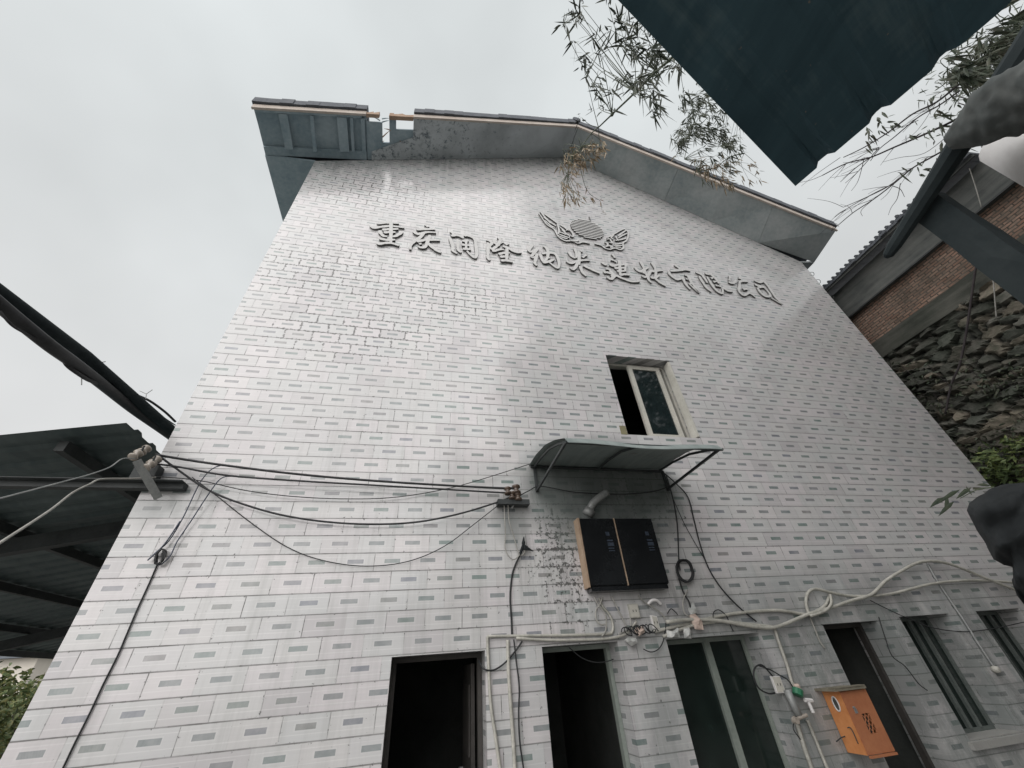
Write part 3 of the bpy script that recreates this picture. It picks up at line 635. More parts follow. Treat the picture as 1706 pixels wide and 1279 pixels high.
for W_ in (LW, RW):
    mb = MB()
    for k, st in enumerate(W_):
        sm = smooth_path([(f(p)[0], 0, f(p)[1]) for p in st], 4); n = len(sm)
        mb.ribbon([(q.x, q.z) for q in sm], [0.020*(0.6+0.6*math.sin(math.pi*(i+0.5)/n)) for i in range(n)], FY-0.040-0.0010*k, FY-0.004-0.0004*k)
        mb.m[-(4*(n-1)+2):] = [0 if i % 4 == 0 and i < 4*(n-1) else 1 for i in range(4*(n-1)+2)]
    mb.build('wing', [M['letter'], M['lettershade']], emb)

# ================================================================ things fixed to the facade
# awning over the cabinet
aw = empty('awning', (2.6, FY, 4.2), 'small dark sloping awning on two struts over the black cabinet', 'awning')
ab = [Vector((1.52, 4.995, 4.215)), Vector((3.67, 4.995, 4.20))]
mb = MB(); prof = [(4.995, 4.215, 1.50, 3.66), (4.6, 4.19, 1.50, 3.64), (4.2, 4.12, 1.50, 3.60), (3.85, 4.0, 1.51, 3.56), (3.6, 3.885, 1.53, 3.53), (3.54, 3.80, 1.54, 3.53)]
NX = 12
vs = []; fs = []
for lay in (0.0, 0.006):
    for (y, z, a, b) in prof:
        for k in range(NX+1):
            t = k/NX; vs.append((a+(b-a)*t, y, z+lay+0.018*math.sin(t*math.pi*2.3+1)*(5-y)/1.4))
n1 = len(prof)*(NX+1)
for i in range(len(prof)-1):
    for k in range(NX):
        a = i*(NX+1)+k; b = a+1; c = a+NX+2; d = a+NX+1
        fs += [(a, b, c, d), (a+n1, d+n1, c+n1, b+n1)]
mb.add(vs, fs); mb.build('sheet', M['awning'], aw, True)
mb = MB()
for x in (1.55, 2.55, 3.58):
    mb.tube([(x+0.02, 4.985, 4.185), (x+0.02, 4.6, 4.155), (x+0.01, 4.2, 4.085), (x, 3.85, 3.965), (x, 3.6, 3.85)], 0.017, 6)
mb.tube([(1.53, 3.60, 3.855), (3.54, 3.60, 3.85)], 0.02, 6); mb.tube([(1.52, 4.97, 4.19), (3.66, 4.97, 4.175)], 0.02, 6)
mb.build('frame', M['darksteel'], aw)
for a, b in (((1.545, 3.64, 3.86), (1.58, 4.99, 3.84)), ((3.55, 3.64, 3.86), (3.66, 4.99, 3.90))):
    mb = MB(); mb.beam(a, b, 0.028, 0.028); mb.build('strut', M['darksteel'], aw)
for b_ in (((1.56, 4.97, 3.82), (1.60, 4.996, 4.19)), ((3.64, 4.97, 3.87), (3.68, 4.996, 4.18))):
    mb = MB(); mb.box(*b_); mb.build('wall_plate', M['darksteel'], aw)

# black twin meter cabinet
cb = empty('meter_cabinet', (2.6, FY, 2.6), 'black two door cabinet with a bare wooden side under the awning', 'cabinet')
cx0, cx1, cz0, cz1, cyf = 2.055, 3.14, 2.59, 3.41, 4.84
mb = MB(); mb.box((cx0+0.022, cyf+0.022, cz0), (cx1, 4.994, cz1)); mb.build('body', M['blackbox'], cb)
mb = MB(); mb.box((cx0-0.004, cyf+0.004, cz0-0.006), (cx0+0.020, 4.994, cz1+0.004)); mb.build('wooden_side', M['plywood'], cb)
xm = 2.575
for a, b in ((cx0+0.024, xm-0.014), (xm+0.014, cx1-0.002)):
    mb = MB(); mb.box((a, cyf, cz0+0.012), (b, cyf+0.020, cz1-0.008)); d = mb.build('door', M['blackbox'], cb)
    mb = MB(); sx = b-0.15
    for k, (dz, hh, ww) in enumerate(((0.10, .05, .05), (0.20, .02, .08), (0.235, .045, .085), (0.30, .012, .08), (0.33, .012, .08))):
        mb.box((sx, cyf-0.002, cz1-dz-hh-0.08), (sx+ww, cyf-0.0003, cz1-dz-0.08))
    mb.build('sticker', M['sticker'], d)
mb = MB(); mb.box((xm-0.006, cyf-0.004, cz0), (xm+0.006, cyf+0.02, cz1)); mb.build('centre_strip', M['plywood'], cb)
mb = MB(); mb.box((cx0+0.03, cyf+0.01, cz0-0.05), (cx1-0.02, 4.99, cz0-0.003)); mb.build('base_rail', M['blackbox'], cb)
# elbow duct above it
mb = MB(); P = [F(983,853,.05), F(985,843,.07), F(992,834,.10), F(1012,819,.16)]
mb.tube(smooth_path(P, 5), 0.052, 10)
mb.tube([F(978,858,.03), F(984,848,.06)], 0.075, 10); 
tag(mb.build('conduit_elbow', M['steel'], None, True), 'short grey elbow duct standing on the black cabinet', 'pipe')

# insulator brackets
def spool(name, c, axis, r, parent, mat):
    mb = MB(); mb.lathe(c, axis, [(-1.0*r, .55*r), (-.9*r, .95*r), (-.6*r, 1.0*r), (-.35*r, .62*r), (-.1*r, .55*r), (.1*r, .55*r), (.35*r, .62*r), (.6*r, 1.0*r), (.9*r, .95*r), (1.0*r, .55*r)], 14)
    return mb.build(name, mat, parent, True)
b1 = empty('insulator_bracket', (-2.9, 4.9, 3.8), 'steel bracket with pale spool insulators at the left wall corner', 'bracket', 'insulator brackets on the tiled wall')
mb = MB(); z = 3.82
mb.box((-4.4, 4.90, z-0.062), (-2.66, 4.994, z+0.0)); mb.box((-4.4, 4.82, z+0.002), (-2.66, 4.994, z+0.012)); mb.build('cross_arm', M['darksteel'], b1)
mb = MB(); q0, q1 = PY(228,767,4.55), PY(264,830,4.86); mb.beam(q0, q1, 0.075, 0.012, (0, -1, 0.4)); 
mb.build('strap', M['steel'], b1)
for px_, py_, y in ((226,758,4.62), (240,750,4.72), (247,776,4.66), (258,768,4.76)):
    spool('insulator', PY(px_, py_, y), (0.1, 0.5, 0.85), 0.05, b1, M['ceramic'])
mb = MB(); 
for px_, py_, y in ((233,756,4.66), (252,773,4.7)):
    c = PY(px_, py_, y); mb = MB(); mb.tube([c+Vector((0,0,-0.14)), c+Vector((0,0,0.1))], 0.010); mb.build('insulator_pin', M['darksteel'], b1)
mb = MB(); mb.box((PY(222,790,4.9).x, 4.86, 3.84), (PY(262,790,4.9).x, 4.985, 4.02)); mb.build('base_block', M['darksteel'], b1)
b2 = empty('insulator_bracket', (1.2, 4.9, 3.6), 'short dark bracket with stacked insulators left of the awning', 'bracket', 'insulator brackets on the tiled wall')
mb = MB(); mb.box((0.99, 4.86, 3.60), (1.42, 4.994, 3.665)); mb.build('cross_arm', M['darksteel'], b2)
for px_, py_, r in ((846,818,.05), (860,816,.06), (853,826,.05), (863,828,.052)):
    spool('insulator', F(px_, py_, 0.13), (0, .2, 1), r, b2, M['brownglaze'] if px_ != 861 else M['ceramic'])
for a, b in (((853,847),(859,832)), ((858,842),(864,830))):
    mb = MB(); mb.beam(F(*a,.06), F(*b,.10), .02, .02); mb.build('insulator_pin', M['steel'], b2)

# orange meter box ---------------------------------------------------
ob = empty('orange_meter_box', (5.0, FY, 0.86), 'orange steel box with a mesh vent and flat lid beside the doorway', 'meter box')
ox0, ox1, oz0, oz1, oyf = 4.87, 5.25, 0.86, 1.40, 4.74
mb = MB(); t = 0.012
mb.box((ox0, oyf+0.014, oz0), (ox0+t, 4.99, oz1)); mb.box((ox1-t, oyf+0.014, oz0), (ox1, 4.99, oz1)); mb.box((ox0+t, 4.975, oz0+t), (ox1-t, 4.99, oz1)); mb.box((ox0+t, oyf+0.014, oz0), (ox1-t, 4.974, oz0+t))
mb.build('body', M['orange'], ob)
mb = MB(); vx0, vx1, vz0, vz1 = ox0+0.155, ox0+0.265, 1.02, 1.19
for a, b, c, d in ((ox0+0.004, vx0, oz0+0.004, oz1-0.005), (vx1, ox1-0.004, oz0+0.004, oz1-0.005), (vx0, vx1, oz0+0.004, vz0), (vx0, vx1, vz1, oz1-0.005)): mb.box((a, oyf, c), (b, oyf+0.012, d))
dr = mb.build('door', M['orangedoor'], ob)
mb = MB()
for k in range(-2, 4):
    for sg in (1, -1):
        pts = []
        for t_ in np.linspace(0, 1, 41):
            zz = vz0+(vz1-vz0)*t_; xx = vx0+(k*0.046 if sg > 0 else 0.11-k*0.046)+sg*(zz-vz0)*0.62
            if vx0 <= xx <= vx1: pts.append((xx, oyf+0.006+0.001*sg, zz))
        if len(pts) > 1: mb.tube([pts[0], pts[-1]], 0.0045, 5)
mb.build('vent_mesh', M['orangedoor'], dr)
mb = MB(); mb.box((vx0+0.002, oyf+0.05, vz0), (vx1-0.002, oyf+0.055, vz1)); mb.build('vent_backing', M['interior'], ob)
mb = MB(); mb.box((ox0-0.09, oyf-0.035, oz1+0.004), (ox1-0.02, 4.995, oz1+0.028)); mb.box((ox0-0.09, oyf-0.04, oz1+0.03), (ox1-0.03, oyf+0.05, oz1+0.04)); mb.build('lid', mat_mottled('weathered_lid', (0.14,0.13,0.10),(0.24,0.22,0.17),4,0.8,0.2,0.2,20), ob)
mb = MB(); mb.box((ox0+0.01, oyf-0.02, oz0-0.022), (ox1-0.01, oyf+0.012, oz0-0.002)); mb.build('bottom_flange', M['orangedoor'], ob)
mb = MB(); 
for k in range(24):
    a = 2*math.pi*k/24; b = 2*math.pi*(k+1)/24
mb.tube(smooth_path([(ox0-0.004, 4.86+0.035*math.cos(a), 1.285+0.065*math.sin(a)) for a in np.linspace(0, 2*math.pi, 13)], 3), 0.007, 6, False)
mb.build('knockout_rim', M['whitepvc'], ob)
mb = MB(); mb.prism([(ox0-0.002, 4.86+0.03*math.cos(a), 1.285+0.06*math.sin(a)) for a in np.linspace(0, 2*math.pi, 16)[:-1]], (0.001, 0, 0)); mb.build('knockout_hole', M['interior'], ob)
mb = MB(); mb.tube(smooth_path([(ox0-0.004, 4.80, 0.95), (ox0-0.008, 4.795, 1.05), (ox0-0.014, 4.805, 1.085), (ox0-0.022, 4.83, 1.08)], 5), 0.005, 6)
mb.tube(smooth_path([(ox0-0.005, 4.93, 1.00), (ox0-0.06, 4.94, 0.99), (ox0-0.13, 4.95, 0.965)], 4), 0.006, 6); mb.build('wire_hook', M['darksteel'], ob)
mb = MB(); mb.tube([(ox0+0.085, oyf-0.002, 1.25), (ox0+0.085, oyf-0.02, 1.25)], 0.012, 8); mb.box((ox0+0.08, oyf-0.008, 1.2), (ox0+0.115, oyf-0.001, 1.24)); mb.build('latch', M['steel'], dr)

# cables --------------------------------------------------------------
def cable(name, pts, r, mat, label, cat, group=None, off=0.03, sag=0.0, n=6):
    P = []
    for p in pts:
        o = p[2] if len(p) > 2 else off
        P.append(F(p[0], p[1], o))
    mb = MB(); mb.tube(smooth_path(P, n), r, 6); o = mb.build(name, M[mat], None, True)
    return tag(o, label, cat, group)
G1 = 'overhead wires between the two brackets'
cable('overhead_cable', [(258,757,.25), (300,764,.15), (360,773,.13), (480,788,.13), (600,799,.13), (720,807,.13), (838,813,.13), (866,811,.13)], 0.014, 'blackwire', 'topmost thick black wire strung between the two insulator brackets', 'cable', G1)
cable('overhead_cable', [(262,773,.22), (300,778,.15), (380,792,.13), (500,801,.13), (620,808,.13), (740,815,.13), (845,821,.13)], 0.011, 'blackwire', 'second wire strung just under the topmost one between the brackets', 'cable', G1)
cable('overhead_cable', [(262,757,.25), (300,785,.13), (345,815,.1), (400,838,.08), (480,860,.07), (580,872,.07), (680,871,.08), (760,857,.1), (830,836,.12), (858,824,.13)], 0.011, 'blackwire', 'thick black wire sagging across the wall left of the cabinet', 'cable', G1)
cable('thin_wire', [(320,795,.1), (360,825,.05), (420,872,.04), (480,912,.04), (540,934,.04), (610,943,.04), (680,935,.04), (740,910,.05), (790,873,.06), (832,840,.1)], 0.0055, 'blackwire', 'thin wire in the lowest sag under the left bracket', 'cable', G1)
cable('thin_wire', [(240,792,.2), (330,800,.1), (410,817,.06), (490,827,.05), (580,831,.05), (660,828,.05), (740,815,.05), (800,799,.05), (882,773,.06)], 0.0055, 'blackwire', 'thin wire rising to the left corner of the awning', 'cable', G1)
cable('thin_wire', [(858,830,.12), (880,818,.08), (902,810,.05), (960,820,.04), (1040,823,.04), (1090,818,.04), (1112,811,.06)], 0.007, 'blackwire', 'black wire running level beneath the awning', 'cable')
cable('drop_cable', [(372,774,.13), (352,782,.11), (332,806,.08), (306,860,.05), (282,900,.04), (262,918,.04), (247,932,.04), (252,928,.05), (275,905,.05), (300,868,.06)], 0.007, 'bluewire', 'left blue grey wire dropping from the topmost overhead wire', 'cable', 'wires dropping to the knot')
cable('drop_cable', [(390,793,.13), (368,797,.11), (346,825,.08), (318,868,.05), (295,902,.04), (284,925,.04), (268,940,.04), (258,937,.05)], 0.007, 'bluewire', 'right blue grey wire dropping from the second overhead wire', 'cable', 'wires dropping to the knot')
mb = MB()
for k in range(9):
    a = random.uniform(0, 6); pts = []
    for t_ in np.linspace(0, 5.5, 12):
        pts.append(F(264+9*math.cos(t_+a)*random.uniform(.6,1.1)+4*math.sin(t_*0.5), 927+11*math.sin(t_+a)-6*math.cos(t_+a), 0.04+0.004*k))
    mb.tube(smooth_path(pts, 3), 0.006, 5)
tag(mb.build('wire_knot', M['blackwire'], None, True), 'tangled knot of wire hanging low on the left of the wall', 'cable')
cable('wall_cable', [(263,938), (247,975), (230,1012), (213,1052), (196,1092), (172,1140), (150,1187), (126,1235), (105,1279), (80,1330)], 0.008, 'blackwire', 'straight black cable running down the left edge of the wall', 'cable', off=0.014)
cable('looped_cable', [(839,822,.1), (841,866,.06), (842,893,.04), (841,910,.04), (846,924,.05), (855,932,.05), (864,926,.05), (870,915,.05)], 0.007, 'greywire', 'outer grey loop of cable under the short bracket', 'cable', 'loops under the short bracket')
cable('looped_cable', [(846,830,.1), (848,866,.06), (855,890,.04), (861,912,.04), (866,924,.05), (873,922,.05), (875,912,.05)], 0.007, 'greywire', 'inner grey loop of cable under the short bracket', 'cable', 'loops under the short bracket')
mb = MB()
mb.prism([F(869,905,.03), F(872,894,.03), F(874,908,.05), F(887,918,.04), F(872,916,.05)], (0.005, -0.02, 0)); mb.tube([F(866,925,.04), F(871,910,.05), F(873,902,.05)], 0.02, 6)
tag(mb.build('cable_joint', M['blackcloth'], None), 'black taped cable joint with a pointed flap below the short bracket', 'cable joint')
cable('wall_cable', [(866,925,.03), (855,950), (851,975), (850,1000), (852,1030), (853,1060)], 0.011, 'blackwire', 'black cable dropping from the taped joint to the pipes', 'cable', off=0.015)
cable('hanging_cable', [(1110,792,.05), (1121,830), (1128,870), (1130,905), (1131,935,.05), (1133,950,.06)], 0.009, 'blackwire', 'black cable from awning down to the coil', 'cable')
cable('hanging_cable', [(1104,786,.05), (1126,805), (1146,828), (1156,865), (1166,905), (1180,945), (1202,980), (1231,1011), (1260,1035)], 0.010, 'blackwire', 'long black cable slanting from awning toward the pipes', 'cable')
cable('hanging_cable', [(1122,832), (1140,872), (1160,908), (1178,938)], 0.005, 'blackwire', 'thin black cable between the two hanging from the awning', 'cable')
mb = MB()
for k in range(6):
    pts = []
    for t_ in np.linspace(0, 2*math.pi, 17):
        pts.append(F(1141+random.uniform(-1,1)+(11+k*0.6)*math.cos(t_)+3*math.sin(t_), 951+(17+k*0.5)*math.sin(t_)+random.uniform(-1,1), 0.03+0.011*k))
    mb.tube(smooth_path(pts, 3), 0.009, 6, False)
tag(mb.build('cable_coil', M['blackwire'], None, True), 'coil of black cable hung on the wall right of cabinet', 'cable')
cable('hanging_cable', [(1131,963,.05), (1138,985), (1148,1003), (1152,1020), (1158,1040)], 0.010, 'blackwire', 'tail of black cable dropping from the coil', 'cable')

# pipes ---------------------------------------------------------------
GP = 'plastic conduits along the wall'
def pipe(pts, r, label, mat='pvc', off=None, name='conduit_pipe', cat='pipe', group=GP):
    return cable(name, pts, r, mat, label, cat, group, off if off is not None else r+0.006)
pipe([(812,1060), (880,1059), (950,1058), (1010,1056), (1020,1052), (1021,1040), (1016,1025), (1004,1010), (998,996)], 0.015, 'upper horizontal conduit between the two doorways, hooked up to the cabinet')
pipe([(860,1063), (910,1066), (960,1066), (1010,1064), (1040,1057), (1052,1046), (1060,1035)], 0.015, 'lower horizontal conduit above the second doorway', off=0.03)
pipe([(812,1060), (813,1085), (815,1130), (818,1175), (826,1230), (833,1279), (840,1330)], 0.017, 'left vertical conduit beside the first doorway')
pipe([(846,1066), (847,1110), (850,1160), (854,1215), (858,1279), (862,1330)], 0.020, 'right vertical conduit between the first two doorways')
cable('wall_cable', [(856,1065), (860,1100), (865,1145), (864,1190), (866,1235), (872,1279), (878,1330)], 0.008, 'blackwire', 'thin black cable beside the right vertical conduit', 'cable')
cable('hanging_cable', [(797,1100,-.1), (806,1114,.03), (822,1116,.03), (840,1105,.03), (858,1085,.03), (870,1068,.03)], 0.009, 'blackwire', 'dark cable arching over the first doorway corner to conduits', 'cable')
pipe([(1090,1052), (1120,1045), (1200,1026), (1250,1019), (1300,1017), (1345,1024), (1360,1018), (1375,1008), (1383,990)], 0.020, 'upper conduit running right over the two pane window')
pipe([(1105,1060), (1150,1043), (1200,1035), (1250,1040), (1288,1044)], 0.018, 'lower conduit running right over the two pane window', off=0.045)
pipe([(1110,1036), (1150,1032), (1200,1034), (1250,1043), (1290,1045), (1330,1030), (1350,1022), (1385,1012), (1420,1000), (1452,990), (1475,968), (1500,952), (1530,937), (1560,935), (1590,942), (1630,958), (1670,974), (1706,988), (1760,1012)], 0.022, 'thick pale hose arching over the right hand windows', off=0.07)
pipe([(1348,1024), (1343,1005), (1346,988), (1358,981), (1380,986), (1410,992), (1440,993), (1480,990), (1510,983), (1550,973), (1590,968), (1640,967), (1706,972), (1760,978)], 0.020, 'pale hose curling into a loop then running level to right', off=0.05)
pipe([(1383,990), (1385,1005), (1374,1018), (1350,1026)], 0.018, 'short curl of hose closing the loop', off=0.09)
pipe([(1348,1025), (1357,1046), (1366,1068), (1374,1080)], 0.010, 'short grey lead hanging from the hose loop', 'greywire')
pipe([(1545,938), (1560,965), (1580,995), (1605,1032), (1632,1075), (1658,1114)], 0.017, 'grey conduit slanting down to a white knob between windows', 'steel')
mb = MB(); c = F(1659,1115,.04); mb.lathe(c, (0,1,0), [(-.04,.022),(-.03,.036),(0,.042),(.035,.036)], 12); tag(mb.build('wall_lamp_base', M['pvc'], None, True), 'small white knob on the pier at far right', 'lamp base')
pipe([(1290,1045), (1296,1065), (1305,1090), (1312,1110), (1318,1132), (1326,1155)], 0.020, 'conduit dropping from the pipe junction to the green valve')
pipe([(1328,1205), (1340,1245), (1352,1279), (1368,1330)], 0.024, 'left one of the two pipes low on the pier, under the valve')
pipe([(1345,1199), (1360,1235), (1378,1279), (1400,1330)], 0.018, 'right one of the two pipes low on the pier, nearest the orange box')
wm = empty('water_meter', F(1320,1170,.05), 'grey pipe meter with green cap and brass valve left of the orange box', 'meter')
mb = MB(); mb.tube([F(1311,1149,.06), F(1321,1172,.06), F(1331,1193,.06)], 0.042, 12); mb.build('body', M['steel'], wm, True)
mb = MB(); mb.lathe(F(1329,1153,.07), F(1329,1146,.07)-F(1329,1153,.07), [(-.035,.045),(-.03,.055),(.03,.055),(.035,.045)], 12); mb.build('cap', M['green'], wm)
mb = MB(); mb.lathe(F(1328,1144,.07), (0,0,1), [(-.02,.03),(.012,.036),(.03,.02)], 10); mb.build('nut', M['pink'], wm)
mb = MB(); mb.tube([F(1321,1202,.09), F(1332,1196,.09), F(1344,1191,.09)], 0.018, 8); mb.tube([F(1322,1193,.09), F(1327,1206,.09)], 0.016, 8); mb.lathe(F(1325,1200,.11), (0,1,0), [(-.03,.03),(.02,.03)], 10); mb.build('valve', M['ceramic'], wm)
mb = MB(); mb.tube([F(1341,1166,.08), F(1353,1167,.08)], 0.022, 8); mb.tube([F(1346,1167,.08), F(1355,1187,.08)], 0.018, 8); mb.build('tee', M['whitepvc'], wm)
cable('thin_wire', [(1322,1205,.06), (1322,1215,.05), (1331,1228,.04), (1340,1238,.03)], 0.005, 'blackwire', 'short bent wire hanging from the brass valve', 'cable')

# sockets and clutter above the second doorway -------------------------
def socket(px_, py_, w, h, label, tilt=0.0, mat='pvc', off=0.03):
    c = F(px_, py_, 0.0); so = empty('socket_box', c, label, 'socket', 'little junction boxes')
    mb = MB(); mb.hexa([(c.x+x, FY-y, c.z+z+tilt*x) for z in (-h/2, h/2) for x, y in ((-w/2, off), (w/2, off), (w/2, .002), (-w/2, .002))]); mb.build('box', M[mat], so)
    mb = MB(); mb.hexa([(c.x+x, FY-y, c.z+z+tilt*x) for z in (-h/2+.01, h/2-.01) for x, y in ((-w/2+.01, off+.006), (w/2-.01, off+.006), (w/2-.01, off+.0005), (-w/2+.01, off+.0005))]); pl = mb.build('face_plate', M['upvc'], so)
    mb = MB()
    for dx in (-.02, .02):
        mb = MB(); mb.box((c.x+dx-.004, FY-off-.0085, c.z-.012), (c.x+dx+.004, FY-off-.0065, c.z+.012)); mb.build('slot', M['interior'], pl)
socket(1055, 1018, 0.13, 0.15, 'cream socket box right under the cabinet')
socket(1090, 1037, 0.08, 0.14, 'small white switch box above the gap between doorway and window', -0.2, 'whitepvc')
socket(1294, 1140, 0.12, 0.16, 'pale switch box on the pier left of the green valve', -0.05, 'whitepvc')
cable('thin_wire', [(1287,1126,.04), (1270,1108,.03), (1258,1112,.03), (1256,1128,.03), (1264,1146,.03), (1280,1155,.04), (1291,1154,.03)], 0.009, 'blackwire', 'black wire looping round the pale switch box', 'cable')
cable('thin_wire', [(1262,1108,.05), (1284,1116,.05), (1298,1124,.05), (1312,1132,.05), (1322,1146,.05)], 0.007, 'blackwire', 'black wire from the window jamb toward the green valve', 'cable')
def rag(pts, label, mat, name='plastic_scrap', cat='scrap', group='torn wrappings on the pipes'):
    mb = MB(); n = 9
    P = [F(a, b, c) for a, b, c in pts]; c = sum(P, Vector())/len(P)
    vs = []; fs = []
    for i, p in enumerate(P):
        for k in range(4):
            q = c.lerp(p, 1-k*0.3); d = mnoise.noise(q*21)*0.05; vs.append(q+Vector((mnoise.noise(q*33+Vector((5,0,0)))*.02, -0.02*k+d, mnoise.noise(q*29)*.02)))
    m_ = len(P)
    for i in range(m_):
        j = (i+1) % m_
        for k in range(3): fs.append((i*4+k, j*4+k, j*4+k+1, i*4+k+1))
    fs.append(tuple(i*4+3 for i in range(m_)))
    vs += [v+Vector((0, 0.012, 0)) for v in vs]; nn = m_*4
    fs += [tuple(i+nn for i in f)[::-1] for f in fs]
    mb.add(vs, fs); tag(mb.build(name, M[mat], None), label, cat, group)
rag([(1048,1060,.04), (1060,1062,.06), (1062,1072,.08), (1054,1077,.08), (1046,1072,.05), (1040,1066,.04)], 'crumpled pale plastic scrap hanging left of the junction', 'film')
rag([(1060,1045,.05), (1072,1043,.06), (1073,1052,.08), (1064,1058,.08), (1058,1053,.05)], 'pinkish paper scrap stuck on the pipes under the cabinet', 'pink')
rag([(1110,1048,.05), (1122,1050,.07), (1130,1046,.07), (1133,1060,.08), (1120,1064,.09), (1112,1062,.06)], 'clear plastic film over the two pane window left corner', 'film')
rag([(1138,1046,.05), (1148,1041,.06), (1152,1050,.08), (1151,1064,.08), (1141,1063,.06)], 'second clear plastic film over the two pane window', 'film')
rag([(1150,1024,.05), (1160,1023,.07), (1168,1036,.08), (1171,1050,.08), (1160,1048,.07), (1152,1036,.06)], 'brownish tape wrap on the pipe junction', 'pink')
rag([(1152,1002,.02), (1158,1010,.04), (1160,1022,.05), (1153,1024,.05), (1148,1014,.03)], 'small grey plastic flap above the pipe junction', 'film')
for pts, lab in (([(990,994), (996,1006), (1006,1018), (1010,1030), (1009,1050), (1003,1060)], 'leftmost grey lead crossing below the cabinet'),
                 ([(1004,995), (999,1008), (993,1016), (993,1030), (1000,1040), (1008,1040)], 'grey lead looping beside the leftmost one'),
                 ([(1019,993), (1028,1012), (1036,1028), (1044,1044)], 'straight grey lead below the cabinet'),
                 ([(1063,992), (1075,1004), (1090,1013), (1105,1025), (1112,1040)], 'grey lead slanting right from cabinet to junction'),
                 ([(1050,1030), (1051,1042), (1044,1050), (1032,1056)], 'grey lead curling from the cream socket'),
                 ([(1146,982), (1138,1000), (1140,1020), (1150,1028)], 'grey lead from coil to the tape wrap')):
    cable('service_lead', pts, 0.0085, 'greywire', lab, 'cable', 'leads between cabinet and pipes', off=0.04)
cable('service_lead', [(1080,1006,.03), (1086,1000,.06), (1094,1000,.06), (1101,1006,.04)], 0.018, 'whitepvc', 'short white tube bent under the cabinet', 'cable', 'leads between cabinet and pipes')
for pts, lab in (([(1110,1032), (1108,1052), (1104,1070), (1096,1082), (1084,1086), (1072,1081)], 'black lead looping under the pipe junction'),
                 ([(1112,1022), (1118,1014), (1126,1020), (1129,1024)], 'tiny black lead arching above the junction'),
                 ([(1188,1034), (1189,1020), (1198,1016), (1210,1026), (1218,1044), (1222,1052)], 'black lead hooked over the lower conduit'),
                 ([(948,1078,.0), (968,1095,-.05), (990,1103,-.08), (1010,1102,-.1), (1022,1098,-.1)], 'dark wire sagging across the second doorway top'),
                 ([(1450,1000,.05), (1480,1015,.03), (1520,1033,.03), (1560,1047,.02), (1610,1052,.02), (1660,1046,.02), (1706,1036,.02)], 'thin wire sagging across the right hand windows'),
                 ([(1464,1028), (1474,1060), (1486,1092), (1508,1110), (1530,1138), (1545,1150)], 'thin wire down the pier right of the orange box')):
    cable('thin_wire', pts, 0.006, 'blackwire', lab, 'cable', None, off=0.04)
mb = MB()
for k in range(10):
    pts = []; a = random.uniform(0, 6)
    for t_ in np.linspace(0, 4, 8): pts.append(F(1044+k*5+9*math.cos(t_+a), 1052-0.6*k+7*math.sin(t_*1.3+a), 0.06+0.006*k))
    mb.tube(smooth_path(pts, 3), 0.006, 5)
tag(mb.build('wire_tangle', M['blackwire'], None, True), 'tangle of black wires at the pipe junction over the pier', 'cable')
# wires coming in from the yard to the left bracket
for pts, lab, r in (([(260,795,4.8), (220,797,4.7), (169,798,4.5), (150,806,4.3), (122,820,4.1), (90,845,3.8), (56,868,3.5), (0,904,3.1), (-60,945,2.8)], 'pale wire running from the left bracket down to the yard', 0.009),
                    ([(226,764,4.6), (204,764,4.5), (183,778,4.3), (150,790,4.1), (106,802,3.9), (50,817,3.5), (0,830,3.2), (-60,845,2.9)], 'dark wire running from the left insulators across the shed', 0.006)):
    mb = MB(); mb.tube(smooth_path([PY(*p) for p in pts], 5), r, 6); tag(mb.build('yard_wire', M['greywire' if r > .007 else 'steel'], None, True), lab, 'cable')

# ================================================================ open shed on the left
def shz(x): return 1.85+3.17+0.2*x
SX0, SX1, SY0, SY1 = -9.75, -3.30, 4.54, 19.5
shd = empty('open_shed', (-6.5, 12, 0), 'open sided shed with a dark corrugated roof left of the tiled wall', 'shed')
mb = MB(); nx, ny = 24, 360; vs = []; fs = []
for i in range(nx+1):
    x = SX0+(SX1-SX0)*i/nx
    for j in range(ny+1):
        y = SY0+(SY1-SY0)*j/ny; t_ = (y/0.33) % 1.0
        rib = 0.035*max(0.0, min(1.0, (0.24-abs(t_-0.5))*12))
        vs.append((x, y, shz(x)+rib+0.02*mnoise.noise(Vector((x*.5, y*.4, 0)))))
for i in range(nx):
    for j in range(ny):
        a = i*(ny+1)+j; fs.append((a, a+1, a+ny+2, a+ny+1))
n0 = len(vs); vs += [(a, b, c+0.008) for a, b, c in vs]; fs += [tuple(k+n0 for k in f)[::-1] for f in fs]
mb.add(vs, fs); mb.build('roof_sheet', M['shed'], shd)
for x, y0 in ((-3.89, 4.72), (-5.46, 4.6), (-6.83, 4.6), (-8.3, 4.6), (-9.6, 4.6)):
    mb = MB(); mb.beam((x, y0, shz(x)-0.09), (x, SY1-0.05, shz(x)-0.09), 0.09, 0.12); mb.build('purlin', M['darksteel'], shd)
for y in (6.9, 12.3, 18.5):
    mb = MB(); mb.beam((SX0+.1, y, shz(SX0+.1)-0.26), (SX1-.02, y, shz(SX1)-0.26), 0.12, 0.20); mb.build('rafter', M['darksteel'], shd)
for y in (6.9, 12.3, 18.5):
    mb = MB(); mb.tube([(SX0+.25, y, 0), (SX0+.25, y, shz(SX0+.25)-0.36)], 0.06, 10); mb.box((SX0+.15, y-.1, 0), (SX0+.35, y+.1, 0.012)); mb.build('post', M['darksteel'], shd)

